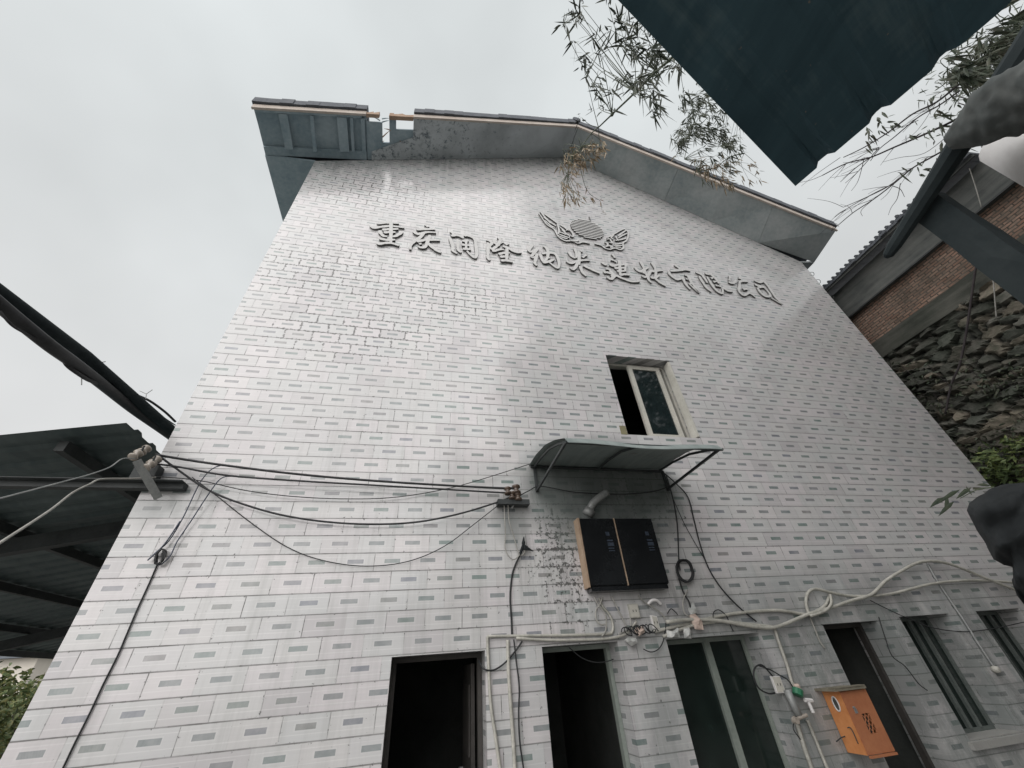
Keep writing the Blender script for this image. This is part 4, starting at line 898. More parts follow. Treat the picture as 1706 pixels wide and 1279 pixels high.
# pipe and cables running past the left wall to the back
pl = empty('overhead_pipe', (-3.55, 4.5, 4.8), 'thick dark pipe wrapped with cables crossing the sky left of the building', 'pipe')
mb = MB(); A = PY(0, 489, 3.0); A2 = PY(140, 592, 4.0); B = PY(287, 718, 5.75)
d0 = (A-A2)
mb.tube([A+d0*0.9, A, A2, B, B+(B-A2)*1.2], 0.066, 12); mb.build('pipe', M['timber'], pl, True)
mb = MB(); P = [PY(-60,456,2.7), PY(0,508,2.97), PY(40,541,3.2), PY(85,577,3.45), PY(120,602,3.75), PY(160,632,4.2), PY(220,680,5.0), PY(265,712,5.6), PY(290,730,6.0)]
mb.tube(smooth_path(P, 5), [0.052]*6+[0.062]*30+[0.05]*10, 10) if False else mb.tube(smooth_path(P, 5), 0.056, 10); mb.build('cable_bundle', M['blackwire'], pl, True)
for pts, r in (([(0,518,2.97), (18,540,3.05), (40,554,3.2), (75,572,3.4), (95,580,3.6)], 0.010), ([(105,594,3.7), (112,608,3.75), (130,622,3.9), (150,634,4.1), (168,639,4.3), (180,642,4.5)], 0.020), ([(225,657,5.0), (250,668,5.4), (275,686,5.6), (292,702,5.9)], 0.016), ([(238,668,5.0), (262,688,5.4), (280,700,5.6), (292,708,5.9)], 0.008)):
    mb = MB(); mb.tube(smooth_path([PY(*p) for p in pts], 5), r, 7); mb.build('loose_cable', M['blackwire'], pl, True)
for P in (((136,613,4.0),(136,641,4.0)), ((166,604,4.2),(176,602,4.2)), ((243,664,5.1),(244,655,5.1))):
    mb = MB(); mb.tube([PY(*P[0]), PY(*P[1])], 0.005, 5)
    if P[0][0] == 243: mb.tube([PY(244,656,5.1), PY(233,651,5.1)], 0.005, 5); mb.tube([PY(244,656,5.1), PY(254,649,5.1)], 0.005, 5)
    mb.build('tie', M['steel'], pl)

# ================================================================ right side: stone retaining wall, brick house on top
XW = 12.0
def rubble_field():
    y0, y1, z0, z1, st = -2.0, 16.5, 0.4, 7.98, 0.045
    ny, nz = int((y1-y0)/st), int((z1-z0)/st)
    Y, Z = np.meshgrid(np.linspace(y0, y1, ny+1), np.linspace(z0, z1, nz+1), indexing='ij')
    cy, cz = 0.40, 0.21
    warpy = np.zeros_like(Y); warpz = np.zeros_like(Z)
    for k in range(4):
        a, b, p, q = rng.uniform(.5, 3, 4); warpy += .07*np.sin(a*Y+b*Z+p*3); warpz += .06*np.sin(q*Y-a*Z+b*4)
    U = (Y+warpy)/cy; V = (Z+warpz)/cz
    iu, iv = np.floor(U).astype(int), np.floor(V).astype(int)
    def h(a, b, s): return np.mod(np.sin(a*127.1+b*311.7+s*74.7)*43758.5453, 1.0)
    f1 = np.full(U.shape, 9.0); f2 = np.full(U.shape, 9.0); idd = np.zeros(U.shape); lu = np.zeros(U.shape); lv_ = np.zeros(U.shape)
    for du in (-1, 0, 1):
        for dv in (-1, 0, 1):
            a, b = iu+du, iv+dv
            px_ = a+0.5+1.0*(h(a, b, 1)-.5)+0.5*np.mod(b, 2); py_ = b+0.5+1.0*(h(a, b, 2)-.5)
            d = np.abs(U-px_)**1.35+np.abs(V-py_)**1.35; d = d*(0.6+0.9*h(a, b, 5)); cid = h(a, b, 3)
            new = d < f1; f2 = np.where(new, f1, np.minimum(f2, d)); idd = np.where(new, cid, idd); lu = np.where(new, U-px_, lu); lv_ = np.where(new, V-py_, lv_); f1 = np.where(new, d, f1)
    edge = np.clip((f2-f1)*4.0, 0, 1)
    r1 = np.mod(idd*57.3, 1.0)
    tilt = (np.mod(idd*91.7, 1)-.5)*0.10
    r2 = np.mod(idd*91.7, 1)-.5; r3 = np.mod(idd*37.1, 1)-.5
    D = edge*(0.07+0.12*r1+0.20*r2*lu+0.26*r3*lv_)
    nn = np.array([mnoise.fractal(Vector((y*2.3, z*2.3, 1.7)), 0.8, 2.0, 4) for y, z in zip(Y.ravel(), Z.ravel())]).reshape(Y.shape)
    D = D+nn*0.03*(0.4+edge)+0.16*np.sin(Y*0.7+1)*np.sin(Z*0.9)
    vs = [(XW-0.02-float(d), float(y), float(z)) for d, y, z in zip(D.ravel(), Y.ravel(), Z.ravel())]
    fs = [(i*(nz+1)+j, i*(nz+1)+j+1, (i+1)*(nz+1)+j+1, (i+1)*(nz+1)+j) for i in range(ny) for j in range(nz)]
    pal = np.array([(.12,.115,.10), (.165,.16,.14), (.095,.095,.082), (.18,.16,.13), (.10,.105,.09), (.14,.13,.11), (.27,.235,.19), (.08,.08,.07)])
    cc = pal[(np.mod(idd*83.9, 1.0)*8).astype(int)]
    mort = (1-np.clip(edge*2.0, 0, 1))[..., None]
    cc = cc*(1-mort)+np.array((.014, .016, .015))*mort
    return vs, fs, np.concatenate([cc, np.ones(cc.shape[:2]+(1,))], -1).reshape(-1, 4)
vs, fs, cc = rubble_field()
mb = MB(); mb.add(vs, fs)
rw = mb.build('retaining_wall', M['rubble'], None, False)
at = rw.data.color_attributes.new('stone', 'FLOAT_COLOR', 'POINT'); at.data.foreach_set('color', cc.astype(np.float32).ravel())
tag(rw, 'rough rubble stone retaining wall rising behind the tiled building on the right', 'wall')

hs_ = empty('brick_house', (XW+2, 8, 7.95), 'dim brick house on top of the stone wall, right of the tiled building', 'house')
mb = MB(); mb.box((XW+0.02, 0.9, 8.2), (XW+0.3, 16.5, 9.50)); mb.build('brick_wall', M['brick'], hs_)
def band(name, z0, z1, x0, mat, y0=0.9, amp=0.03, st=0.25):
    mb = MB(); n = int((16.5-y0)/st); vs = []; fs = []
    m_ = 7
    for i in range(n+1):
        y = y0+st*i
        for k in range(m_+1):
            z = z0+(z1-z0)*k/m_; vs.append((x0-amp*mnoise.fractal(Vector((y*.9, z*1.6, x0)), .8, 2, 3), y, z+amp*mnoise.noise(Vector((y*.7, 3, z0)))))
        vs.append((XW+0.25, y, z1)); vs.append((XW+0.25, y, z0))
    q = m_+3
    for i in range(n):
        for k in range(q): fs.append((i*q+k, (i+1)*q+k, (i+1)*q+(k+1) % q, i*q+(k+1) % q))
    fs += [tuple(range(q)), tuple(range(n*q, (n+1)*q))[::-1]]
    mb.add(vs, fs); return mb.build(name, mat, hs_)
band('plaster_base', 7.95, 8.45, XW-0.08, M['base_plaster'])
bq = XW*0.640+1.85   # 9.53
band('concrete_band', 9.50, 10.42, XW-0.12, M['beam_plaster'], 1.35, 0.02)
mb = MB(); mb.box((XW-0.15, 1.3, 9.46), (XW-0.115, 16.5, 9.50)); mb.build('drip_strip', M['darksteel'], hs_)
mb = MB(); mb.prism([(XW-0.02, 1.34, 10.4), (XW-0.02, 1.34, 9.4), (XW-0.02, 0.2, 9.0), (XW-0.02, 0.2, 9.55)], (0.2, 0, 0)); mb.build('gable_end', M['base_plaster'], hs_)
mb = MB()
n = 100
for k in range(n):
    y = 1.43+15.0*k/n; w_ = 15.0/n
    e_ = random.uniform(-.03, .03)
    mb.hexa([(11.45+e_, y, 10.44), (11.45+e_, y+w_*.97, 10.44), (15, y+w_*.97, 11.6), (15, y, 11.6), (11.45+e_, y, 10.53), (11.45+e_, y+w_*.97, 10.53), (15, y+w_*.97, 11.7), (15, y, 11.7)])
    mb.tube([(11.43+e_, y+w_*.5, 10.545), (15, y+w_*.5, 11.73)], 0.042, 6)
mb.build('roof', M['rooftile'], hs_)
mb = MB(); mb.box((11.52, 1.43, 10.38), (11.56, 16.4, 10.438)); mb.build('eave_board', M['beam_plaster'], hs_)
# vines and loose wires over the stone
for pts, lab, r in (([(1628,430), (1622,470), (1615,520), (1607,570), (1598,610), (1585,640), (1575,690)], 'dark vine stem hanging down over the stone wall', .022),
                    ([(1652,440), (1656,480), (1660,530)], 'pale thin wire hanging before the brick wall', .012),
                    ([(1615,280), (1625,310), (1635,345)], 'short pale wire below the brick house eave', .01)):
    mb = MB(); mb.tube(smooth_path([PX(a, b, XW-0.35) for a, b in pts], 5), r, 6); tag(mb.build('vine' if 'vine' in lab else 'loose_wire', M['twig'] if 'vine' in lab else M['greywire'], None, True), lab, 'vine' if 'vine' in lab else 'cable')

# ladder fixed at the back right corner of the building
ld = empty('steel_ladder', (10.95, 5.3, 9.5), 'thin steel ladder with hoops beside the upper right wall edge', 'ladder')
for x in (10.93, 11.12):
    mb = MB(); mb.tube([(x, 5.25, 9.2), (x, 5.25, 11.15)], 0.013, 6); mb.build('rail', M['darksteel'], ld)
for k in range(5):
    z = 9.5+k*0.36; mb = MB(); mb.tube([(10.93, 5.25, z), (11.12, 5.25, z)], 0.010, 6)
    if k in (1, 3, 4): mb.tube(smooth_path([(11.12, 5.25, z-.03), (11.3, 5.22, z+.02), (11.34, 5.2, z+.16), (11.12, 5.25, z+.14)], 4), 0.008, 5)
    mb.build('rung', M['darksteel'], ld)

# ================================================================ porch the picture is taken from
H = 1.4
def CS(rx, ry): return Vector((rx*H, ry*H, EYE.z+H))
c0 = CS(.929, .326); e1 = (CS(.294, .089)-c0).normalized(); e2 = (CS(1.078, -.074)-c0).normalized()
LA, LB = 5.5, 4.6
ph = empty('porch_roof', c0+e1*1.5+e2*1.2, 'dark corrugated porch roof seen from beneath at the upper right', 'roof')
mb = MB(); na, nb = 40, 300; vs = []; fs = []
PITCH = 0.172
for i in range(na+1):
    for j in range(nb+1):
        a, b = LA*i/na, LB*j/nb
        t_ = (b/PITCH) % 1.0
        rib = 0.020*max(0.0, min(1.0, (0.16-abs(t_-0.62))*14))*max(0.14, 1-a/0.22)      # ribs crimped open at the edge only      # trapezoid ribs pushed up
        cut = -0.018*max(0, math.cos((t_-0.62)*2*math.pi)) if i == 0 else 0
        p = c0+e1*(a-cut*0)+e2*b; vs.append((p.x, p.y, p.z+rib+0.004*mnoise.noise(Vector((a*2, b*2, 0)))))
for i in range(na):
    for j in range(nb):
        q = i*(nb+1)+j; fs.append((q, q+1, q+nb+2, q+nb+1))
n0 = len(vs); vs += [(x, y, z+0.002) for x, y, z in vs]; fs += [tuple(k+n0 for k in f)[::-1] for f in fs]
mb.add(vs, fs); mb.build('sheet', M['sheet'], ph)
for a in (0.9, 2.5):
    mb = MB(); p = c0+e1*a+e2*0.9; q = c0+e1*a+e2*(LB); mb.beam(p-Vector((0,0,.06)), q-Vector((0,0,.06)), 0.06, 0.09); mb.build('rafter', M['sheet'], ph)
px_, py_ = 2.3, 0.49       # the post
pt = PX(1562, 352, px_)
mb = MB(); rr_ = [0.094, 0.098, 0.1, 0.105, 0.11]; zz = [pt.z+0.05, pt.z-0.4, 1.8, 0.9, 0.0]
zz = np.linspace(pt.z+0.05, 0, 26); vs = []; fs = []
for i, z in enumerate(zz):
    for k, (a, b) in enumerate(((-1,-1),(-.1,-1.08),(1,-1),(1.06,.1),(1,1),(0,1.05),(-1,1),(-1.05,0))):
        n_ = 0.010*mnoise.noise(Vector((k*1.7, 3, z*4)))
        vs.append((px_+a*(0.058+n_)+0.01*mnoise.noise(Vector((0, 0, z*1.3))), pt.y+b*(0.058+n_), z))
for i in range(len(zz)-1):
    for k in range(8): fs.append((i*8+k, i*8+(k+1) % 8, (i+1)*8+(k+1) % 8, (i+1)*8+k))
fs += [tuple(range(8)), tuple(range((len(zz)-1)*8, len(zz)*8))[::-1]]
mb.add(vs, fs)
tag(mb.build('timber_post', M['timber'], None), 'thick dark upright post at the right edge under the log', 'post')
mb = MB(); lx = 2.2
p0, p1, p2 = PX(1484, 418, lx), PX(1602, 235, lx), PX(1668, 150, lx)
d = (p1-p0).normalized()
mb.tube([p0-d*0.035, p0-d*0.02, p0+d*0.03, p0+(p1-p0)*.5, p1, p2, p2+d*0.9], [0.008, 0.022, 0.030, 0.036, 0.046, 0.055, 0.06], 9)
tag(mb.build('timber_log', M['timber'], None), 'dark round log with a blunt tip lying along the top of the post', 'log')
# cloth wrapped over the log end, grey duct and white pipe
mb = MB(); vs = []; fs = []; nu, nv = 48, 44
ax0, ax1 = PX(1583, 236, 2.12), PX(1760, 128, 2.12)
dd = (ax1-ax0); up = Vector((0, 0, 1)); sd = dd.cross(up).normalized()
upn = sd.cross(dd).normalized()
for i in range(nu+1):
    t_ = i/nu; c = ax0.lerp(ax1, t_); r = 0.035+0.085*min(1, t_*2.2)
    for k in range(nv):
        a = 2*math.pi*k/nv; n_ = 1+0.20*mnoise.noise(Vector((t_*3, math.cos(a)*1.3, math.sin(a)*1.3)))+0.16*math.sin(a*5+t_*9+3*mnoise.noise(Vector((t_*5, a, 2))))*mnoise.noise(Vector((t_*4, a*.6, 7)))+0.10*mnoise.noise(Vector((t_*14, math.cos(a)*3, math.sin(a)*3)))
        vs.append(c+(sd*math.cos(a)*r*1.0+upn*math.sin(a)*r)*n_)
for i in range(nu):
    for k in range(nv): fs.append((i*nv+k, i*nv+(k+1) % nv, (i+1)*nv+(k+1) % nv, (i+1)*nv+k))
fs += [tuple(range(nv))[::-1], tuple(range(nu*nv, (nu+1)*nv))]
mb.add(vs, fs); tag(mb.build('cloth_wrap', M['tarp'], None, True), 'grey brown cloth wrapped over the upper end of the log', 'cloth')
wp = empty('plastic_pipe', PX(1700, 240, 2.5), 'fat pale plastic pipe with a ribbed collar at the right edge', 'pipe')
mb = MB(); a, b = PX(1688, 228, 2.5), PX(1780, 275, 2.5); mb.tube([a, b], 0.115, 20); mb.build('barrel', M['whitepvc'], wp, True)
mb = MB(); d = (b-a).normalized()
for k in range(3): mb.tube([a-d*(0.03+0.045*k), a-d*(0.062+0.045*k)], 0.075-0.004*k, 16)
mb.tube([a-d*0.17, a-d*0.0], 0.060, 16); mb.build('collar', M['steel'], wp)
# black bundle poking in from the right
mb = MB(); pts = [(1655,803),(1612,836),(1607,848),(1622,880),(1638,905),(1652,932),(1672,945),(1694,950),(1688,975),(1695,1000),(1720,1030),(1780,1030),(1790,900),(1780,790),(1710,792)]
bx = 2.3; P = [PX(a, b, bx) for a, b in pts]; cen = sum(P, Vector())/len(P)
vs = []; fs = []; lay = [(-.20, .1), (-.19, .25), (-.175, .4), (-.155, .52), (-.12, .65), (-.07, .77), (-.02, .87), (0.04, .93), (.10, .96), (.16, .95), (.21, .87), (.26, .75), (.32, .3)]
P = [q for i in range(len(P)) for q in [P[i].lerp(P[(i+1) % len(P)], t_/5) for t_ in range(5)]]
m_ = len(P); view = (cen-EYE).normalized()
for off, s in lay:
    for q in P:
        v = cen+(q-cen)*s+view*off; v += view*(0.06*mnoise.noise(v*11)+0.03*math.sin(v.z*38+6*mnoise.noise(v*5)))+Vector((0, 0, 1))*0.014*mnoise.noise(v*17); vs.append(v)
for i in range(len(lay)-1):
    for k in range(m_): fs.append((i*m_+k, i*m_+(k+1) % m_, (i+1)*m_+(k+1) % m_, (i+1)*m_+k))
fs += [tuple(range(m_))[::-1], tuple(range((len(lay)-1)*m_, len(lay)*m_))]
mb.add(vs, fs); tag(mb.build('cloth_bundle', M['blackcloth'], None, True), 'black lumpy bundle jutting in at the right edge before the tiled wall', 'bundle')

# ================================================================ plants
def leaf(mb, base, d, ln, wd, side=None):
    d = Vector(d).normalized(); s = side or d.cross(Vector((random.uniform(-1,1), random.uniform(-1,1), random.uniform(-.4,.4))))
    if s.length < 1e-3: s = Vector((1,0,0))
    s = s.normalized(); n_ = d.cross(s); b = Vector(base)
    dr = Vector((0, 0, -ln*0.12))
    m1, m2, tip = b+d*ln*.3, b+d*ln*.65+dr*.4, b+d*ln+dr
    mb.add([b, m1+s*wd*.5+n_*wd*.12, m1, m1-s*wd*.5+n_*wd*.12, m2+s*wd*.38+n_*wd*.1, m2, m2-s*wd*.38+n_*wd*.1, tip],
           [(0,1,2),(0,2,3),(1,4,5,2),(2,5,6,3),(4,7,5),(5,7,6)])
def spray(stem, leaves, p, d, n, ln, wd, droop=0.8):
    # a bamboo twig end: several narrow leaves fanned out and hanging
    for k in range(n):
        v = Vector(d).normalized()*random.uniform(.2, .7)+Vector((random.uniform(-.7,.7), random.uniform(-.7,.7), random.uniform(-.8,.25)-droop*.8))
        leaf(leaves, Vector(p)+Vector((random.uniform(-.03,.03) for _ in range(3))), v, ln*random.uniform(.6, 1.15), wd*random.uniform(.7, 1.1))
def bamboo(label, paths, clusters, mat, group, ln, wd, name='bamboo_branch', stem_mat='bamboo'):
    """paths: list of (points, radius); clusters: (list of points, n leaves each)"""
    loc = paths[0][0][0] if paths else clusters[0][0]
    o = empty(name, loc, label, 'bamboo', group)
    st, lv = MB(), MB()
    for pts, r in paths:
        sp_ = smooth_path(pts, 5); n = len(sp_); st.tube(sp_, [r*(1-0.6*i/n) for i in range(n)], 6)
        if r > 0.008 and stem_mat != 'twig':
            for q in pts[1:-1]: st.lathe(q, (1, .3, .5), [(-r*.8, r*.9), (0, r*1.7), (r*.8, r*.9)], 6)
    for p, d, n in clusters: spray(st, lv, p, d, n, ln, wd)
    st.build('stem', M[stem_mat], o, True)
    if lv.v: lv.build('foliage', M[mat], o)
    return o
GB = 'bamboo hanging over the roof'
def twigs(origin_pts, zone, n, rmin, rmax, nl, seedv):
    """zone: polygon-ish list of (px,py,spread) centres; returns side twig paths and leaf clusters at given range"""
    rr2 = random.Random(seedv); ps = []; cl = []
    for k in range(n):
        cx, cy, sx, sy = rr2.choice(zone); a = cx+rr2.gauss(0, sx); b = cy+rr2.gauss(0, sy); r = rr2.uniform(rmin, rmax)
        p = PR(a, b, r); o = min(origin_pts, key=lambda q: (q-p).length)
        if (o-p).length > 1.6: o = p+(o-p).normalized()*0.6
        m1 = o.lerp(p, .55)+Vector((rr2.uniform(-.1,.1), rr2.uniform(-.1,.1), rr2.uniform(0,.12)))
        ps.append(([o, m1, p], 0.0035)); cl.append((p, p-m1, rr2.randint(*nl)))
        if rr2.random() < .5: cl.append((m1, p-m1, rr2.randint(2, 4)))
    return ps, cl
# near culm, big leaves
culm = [PR(1150,66,4.6), PR(1115,100,4.5), PR(1094,118,4.45), PR(1060,152,4.4), PR(1020,190,4.35), PR(997,212,4.3)]
ps, cl = twigs(culm, [(985,40,22,22),(1000,90,22,25),(1040,70,24,30),(1010,150,25,25),(1060,45,22,25),(1075,95,24,24),(1055,130,22,18),(1090,165,20,20),(1105,130,14,16),(960,20,10,14),(975,110,14,26)], 64, 4.0, 5.2, (6, 10), 5)
bamboo('near bamboo culm with large dark leaves crossing the sky above the roof ridge', [(culm, 0.013)]+ps, cl, 'leafdark', GB, 0.17, 0.019)
# second, farther spray hanging beside the porch roof
br = [PR(1235,150,8.0), PR(1190,150,7.8), PR(1165,180,7.7), PR(1150,225,7.6), PR(1140,265,7.5)]
ps, cl = twigs(br, [(1165,165,14,14),(1150,200,12,18),(1135,235,10,16),(1185,180,12,14),(1170,225,16,16),(1200,215,14,20),(1220,235,10,16),(1215,250,14,14),(1180,265,20,14)], 90, 7.2, 8.4, (6, 10), 9)
bamboo('farther bamboo spray with small dark leaves hanging beside the porch roof edge', [(br, 0.010)]+ps, cl, 'leafdark', GB, 0.16, 0.019)
br = [PR(1240,255,8.6), PR(1215,262,8.4), PR(1190,280,8.2), PR(1165,285,8.1)]
ps, cl = twigs(br, [(1185,285,20,8),(1205,300,14,8),(1160,275,14,8),(1230,275,18,10),(1250,290,14,10),(1185,290,12,7),(1200,305,9,6)], 34, 7.9, 8.6, (3, 6), 19)
bamboo('yellowing bamboo tips hanging across the right hand eave', [(br, 0.010)]+ps, cl, 'leafdry', GB, 0.16, 0.022)
br = [PR(997,212,6.6), PR(985,222,6.5), PR(968,245,6.4), PR(955,262,6.3), PR(945,290,6.3)]
ps, cl = twigs(br, [(950,265,8,10),(940,285,6,14),(965,255,8,10),(995,250,7,9),(985,262,6,8),(948,310,7,12),(968,270,8,10),(985,240,9,9),(960,330,8,10)], 58, 6.0, 6.7, (3, 6), 29)
br2 = [PR(968,285,6.4), PR(975,310,6.4), PR(985,325,6.4), PR(1000,335,6.4), PR(1003,350,6.4)]
cl += [(q, Vector((0, 0, -1)), 2) for q in br2[1:]]
bamboo('pale dry bamboo tuft dangling in front of the gable peak', [(br, 0.008), (br2, 0.004)]+ps, cl, 'leafdry', GB, 0.15, 0.020)
# right hand: dense leaves top right and long bare twigs
br = [PR(1706,40,5.5), PR(1670,70,5.4), PR(1640,105,5.3), PR(1610,135,5.2)]
ps, cl = twigs(br, [(1690,30,22,22),(1660,70,20,20),(1630,95,16,16),(1680,80,22,16),(1600,130,16,18),(1620,120,18,14),(1650,110,18,14),(1695,60,16,18)], 64, 4.9, 6.0, (7, 11), 39)
bamboo('dense dark bamboo leaves in the top right corner', [(br, 0.016)]+ps, cl, 'leafdark', GB, 0.17, 0.024)
TW = [([(1600,138),(1560,170),(1520,190),(1480,220),(1440,245),(1405,262)], .012), ([(1600,150),(1565,175),(1530,195),(1490,228),(1465,248),(1450,268)], .009),
      ([(1600,195),(1570,210),(1530,228),(1490,245),(1450,262),(1410,272),(1370,292)], .014), ([(1450,262),(1425,280),(1400,303)], .007), ([(1465,245),(1430,285),(1408,305)], .006),
      ([(1590,240),(1555,260),(1520,280),(1490,305),(1455,332),(1420,355),(1385,385)], .012), ([(1520,280),(1480,310),(1440,330),(1405,345)], .009), ([(1490,305),(1450,325),(1410,348),(1390,362)], .007),
      ([(1500,305),(1495,330),(1485,345),(1480,358)], .005), ([(1488,310),(1500,315),(1507,328)], .005), ([(1455,332),(1435,350),(1437,360)], .005), ([(1440,262),(1430,300),(1418,318)], .005), ([(1530,200),(1500,212),(1470,212)], .005),
      ([(1580,225),(1540,255),(1500,262),(1470,270)], .005), ([(1420,355),(1415,345),(1400,340)], .004), ([(1385,385),(1392,372),(1398,378)], .004), ([(1560,170),(1530,215),(1500,240)], .004), ([(1370,292),(1350,300),(1325,305)], .005), ([(1405,345),(1380,335),(1345,330)], .004), ([(1400,262),(1360,290),(1335,310)], .005)]
ps = [([PR(a, b, 5.0+0.12*k) for a, b in pts], r*0.75) for k, (pts, r) in enumerate(TW)]
rr3 = random.Random(4); cl = []
for pts, r in list(TW[:8]):
    for q in range(5):
        i = rr3.randrange(len(pts)-1); a, b = pts[i]; dx, dy = rr3.uniform(-60, -20), rr3.uniform(5, 45)
        ps.append(([PR(a, b, 5.2), PR(a+dx*.5, b+dy*.5+rr3.uniform(-4, 4), 5.3), PR(a+dx, b+dy, 5.4)], 0.0025))
for a, b, n in ((1565,195,4),(1550,160,5),(1575,150,6),(1560,215,3),(1545,215,3),(1515,225,4),(1525,275,4),(1500,285,3),(1535,285,4),(1565,255,5),(1590,215,6),(1580,235,6),(1560,185,4),(1485,205,5),(1465,210,5),(1450,225,5),(1470,195,4),(1440,238,5),(1445,215,4),(1595,165,6)):
    cl.append((PR(a, b, 5.2), Vector((-.4, .2, -.5)), n))
bamboo('long bare bamboo twigs with few leaves stretching left under the porch corner', ps, cl, 'leafdark', GB, 0.13, 0.02, stem_mat='twig')
# little sprig by the bundle
cl = []; ps = [([PX(1700,815,3.0), PX(1665,812,3.0), PX(1630,815,3.0), PX(1600,830,3.0)], .004)]
sp = bamboo('few dark bamboo leaves sticking out left of the black bundle', ps, [], 'leafdark', None, .1, .02)
lv = MB()
for a, b, c, d in ((1600,815,1556,836),(1572,828,1546,843),(1590,835,1560,856),(1618,812,1590,828),(1610,810,1618,824),(1580,830,1572,845),(1620,815,1640,812),(1650,808,1625,806)):
    p, q = PX(a, b, 3.0), PX(c, d, 3.0); leaf(lv, p, q-p, (q-p).length, .022, Vector((0, .3, 1)))
lv.build('foliage', M['leafdark'], sp)
# yellow green shrub rooted in the stone wall
sh = empty('wall_shrub', PX(1680,800,XW-.3), 'yellow green shrub growing out of the stone wall', 'shrub')
st, lv = MB(), MB(); rr4 = random.Random(8); root = PX(1690,830,XW-0.15)
for k in range(38):
    a, b = rr4.choice(((1668,760),(1655,775),(1685,775),(1690,745),(1665,795),(1645,758),(1700,790),(1680,800),(1715,760),(1650,800)))
    p = PX(a+rr4.gauss(0,9), b+rr4.gauss(0,8), XW-rr4.uniform(.3, 1.0)); st.tube([root, root.lerp(p, .5)+Vector((0,0,.1)), p], [.012, .008, .004], 5)
    for q in range(9): leaf(lv, p+Vector([rr4.gauss(0,.07) for _ in range(3)]), Vector((rr4.uniform(-1,.4), rr4.uniform(-1,1), rr4.uniform(-.6,.8))), rr4.uniform(.12,.24), .05)
st.build('stem', M['twig'], sh); lv.build('foliage', M['leafgreen'], sh)
# dark ivy clumps on the stone
iv = empty('wall_creeper', PX(1640,700,XW-.2), 'dark creeping plants between the stones low on the retaining wall', 'creeper')
lv, st = MB(), MB()
for k in range(60):
    a, b = rr4.uniform(1500,1706), rr4.uniform(600,830)
    p = PX(a, b, XW-.28)
    if not (-1.5 < p.y < 16): continue
    st.tube([p+Vector((.1,0,-.3)), p], .006, 4)
    for q in range(10): leaf(lv, p+Vector((rr4.uniform(-.08,.05), rr4.gauss(0,.16), rr4.gauss(0,.14))), Vector((rr4.uniform(-1,0), rr4.uniform(-1,1), rr4.uniform(-1,.4))), rr4.uniform(.07,.14), .04)
st.build('stem', M['twig'], iv); lv.build('foliage', M['leafdark'], iv)

def tree(name, label, x, y, h, r, mat, trunk_h, n, leaf_l, leaf_w, group, seedv, z0=0.0, flat=0.8):
    rr5 = random.Random(seedv); o = empty(name, (x, y, z0), label, 'tree' if 'tree' in name else 'shrub', group)
    st, lv = MB(), MB(); st.tube([(x, y, z0), (x+.1, y, z0+trunk_h*.6), (x, y+.1, z0+h*.75)], [r*.09, r*.07, r*.02], 8)
    for k in range(n):
        th = rr5.uniform(0, 2*math.pi); u_ = rr5.uniform(-1, 1); rad = r*rr5.uniform(.45, 1.0)
        c = Vector((x+rad*math.cos(th)*math.sqrt(1-u_*u_), y+rad*math.sin(th)*math.sqrt(1-u_*u_), z0+trunk_h+(h-trunk_h)*.5+(h-trunk_h)*.5*u_*rr5.uniform(.7, 1.05)))
        if k % 3 == 0: st.tube([(x, y, z0+trunk_h*.8), c], [r*.02, r*.006], 5)
        for q in range(16):
            leaf(lv, c+Vector((rr5.gauss(0, r*.14), rr5.gauss(0, r*.14), rr5.gauss(0, r*.11))), Vector((rr5.uniform(-1,1), rr5.uniform(-1,1), rr5.uniform(-1,.6))), leaf_l*rr5.uniform(.7,1.2), leaf_w)
    st.build('trunk', M['twig'], o); lv.build('crown', M[mat], o)
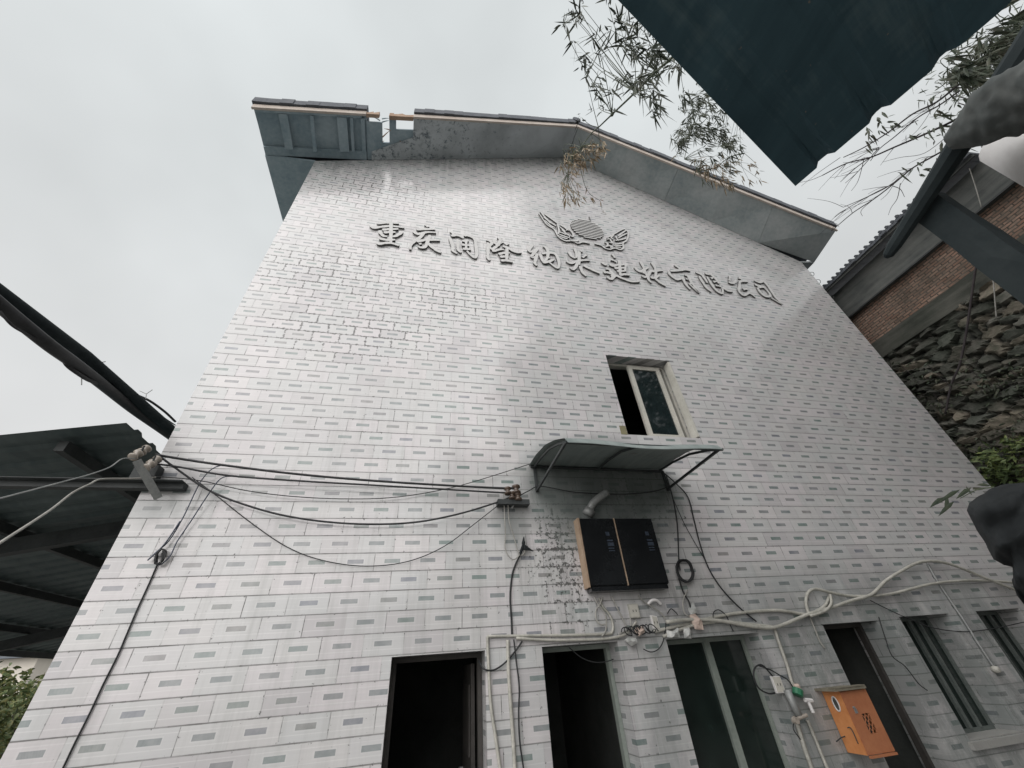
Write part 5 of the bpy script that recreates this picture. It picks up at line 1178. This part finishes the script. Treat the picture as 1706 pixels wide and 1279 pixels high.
for k, (x, y, h, r) in enumerate(((-11.5, 15.5, 2.6, 1.4), (-13.2, 18.5, 3.0, 1.6), (-12.6, 21.5, 2.8, 1.7), (-15.5, 22.5, 2.9, 1.8), (-14.6, 25.5, 3.0, 1.8), (-17.8, 27.0, 2.8, 1.8))):
    tree('garden_shrub', 'leafy green and yellow shrub behind the left wall corner under the shed', x, y, h, r, 'hedge', 0.3, 80, 0.26, 0.10, 'shrubs beyond the shed', 60+k)
fh = empty('far_house', (-34, 46, 0), 'pale house glimpsed below the shed roof at the far left', 'house')
mb = MB(); mb.box((-42, 42, 0), (-27, 50, 5.0)); mb.build('wall', M['farwall'], fh)
mb = MB(); mb.prism([(-42.6, 41.4, 5.0), (-42.6, 50.6, 5.0), (-42.6, 46, 7.4)], (16.2, 0, 0)); mb.build('roof', M['rooftile'], fh)
for x in (-40, -36.5, -33, -29.5):
    mb = MB(); frame_rect(mb, x, x+1.4, 1.4, 2.9, 41.93, 41.995, 0.08); w1_ = mb.build('window', M['upvc'], fh)
    mb = MB(); mb.box((x+.08, 41.96, 1.48), (x+1.32, 41.99, 2.82)); mb.build('pane', M['dimglass'], w1_)
# house and trees added behind camera to shade the right half, mirrored in glaze
yh = empty('added_shade_house', (8, -6, 0), 'grey house added behind the camera to shade the tiled building', 'house')
mb = MB(); mb.box((1.2, -12, 0), (16, -6.2, 9.0)); mb.build('wall', M['fargrey'], yh)
mb = MB(); mb.prism([(0.8, -12.6, 9.0), (0.8, -5.5, 9.0), (0.8, -9.0, 11.4)], (15.8, 0, 0)); mb.build('roof', M['rooftile'], yh)
for x in (3.5, 7.0, 10.5):
    for z in (1.2, 4.6):
        mb = MB(); frame_rect(mb, x, x+1.3, z, z+1.5, -6.195, -6.13, 0.07); w1_ = mb.build('window', M['upvc'], yh)
        mb = MB(); mb.box((x+.07, -6.19, z+.07), (x+1.23, -6.16, z+1.43)); mb.build('pane', M['dimglass'], w1_)
for k, (x, y, h, r) in enumerate(((5.2, -3.6, 15.5, 2.4), (9.3, -3.4, 14.0, 2.6), (13.2, -3.6, 16.5, 2.8), (17.5, 0.2, 19, 2.8))):
    tree('added_shade_tree', 'tree added across the yard to shade the tiled wall', x, y, h, r, 'leafdark', 5.0, 190, *((0.30, 0.045) if k == 3 else (0.42, 0.15)), 'trees added across the yard for shade', 90+k)
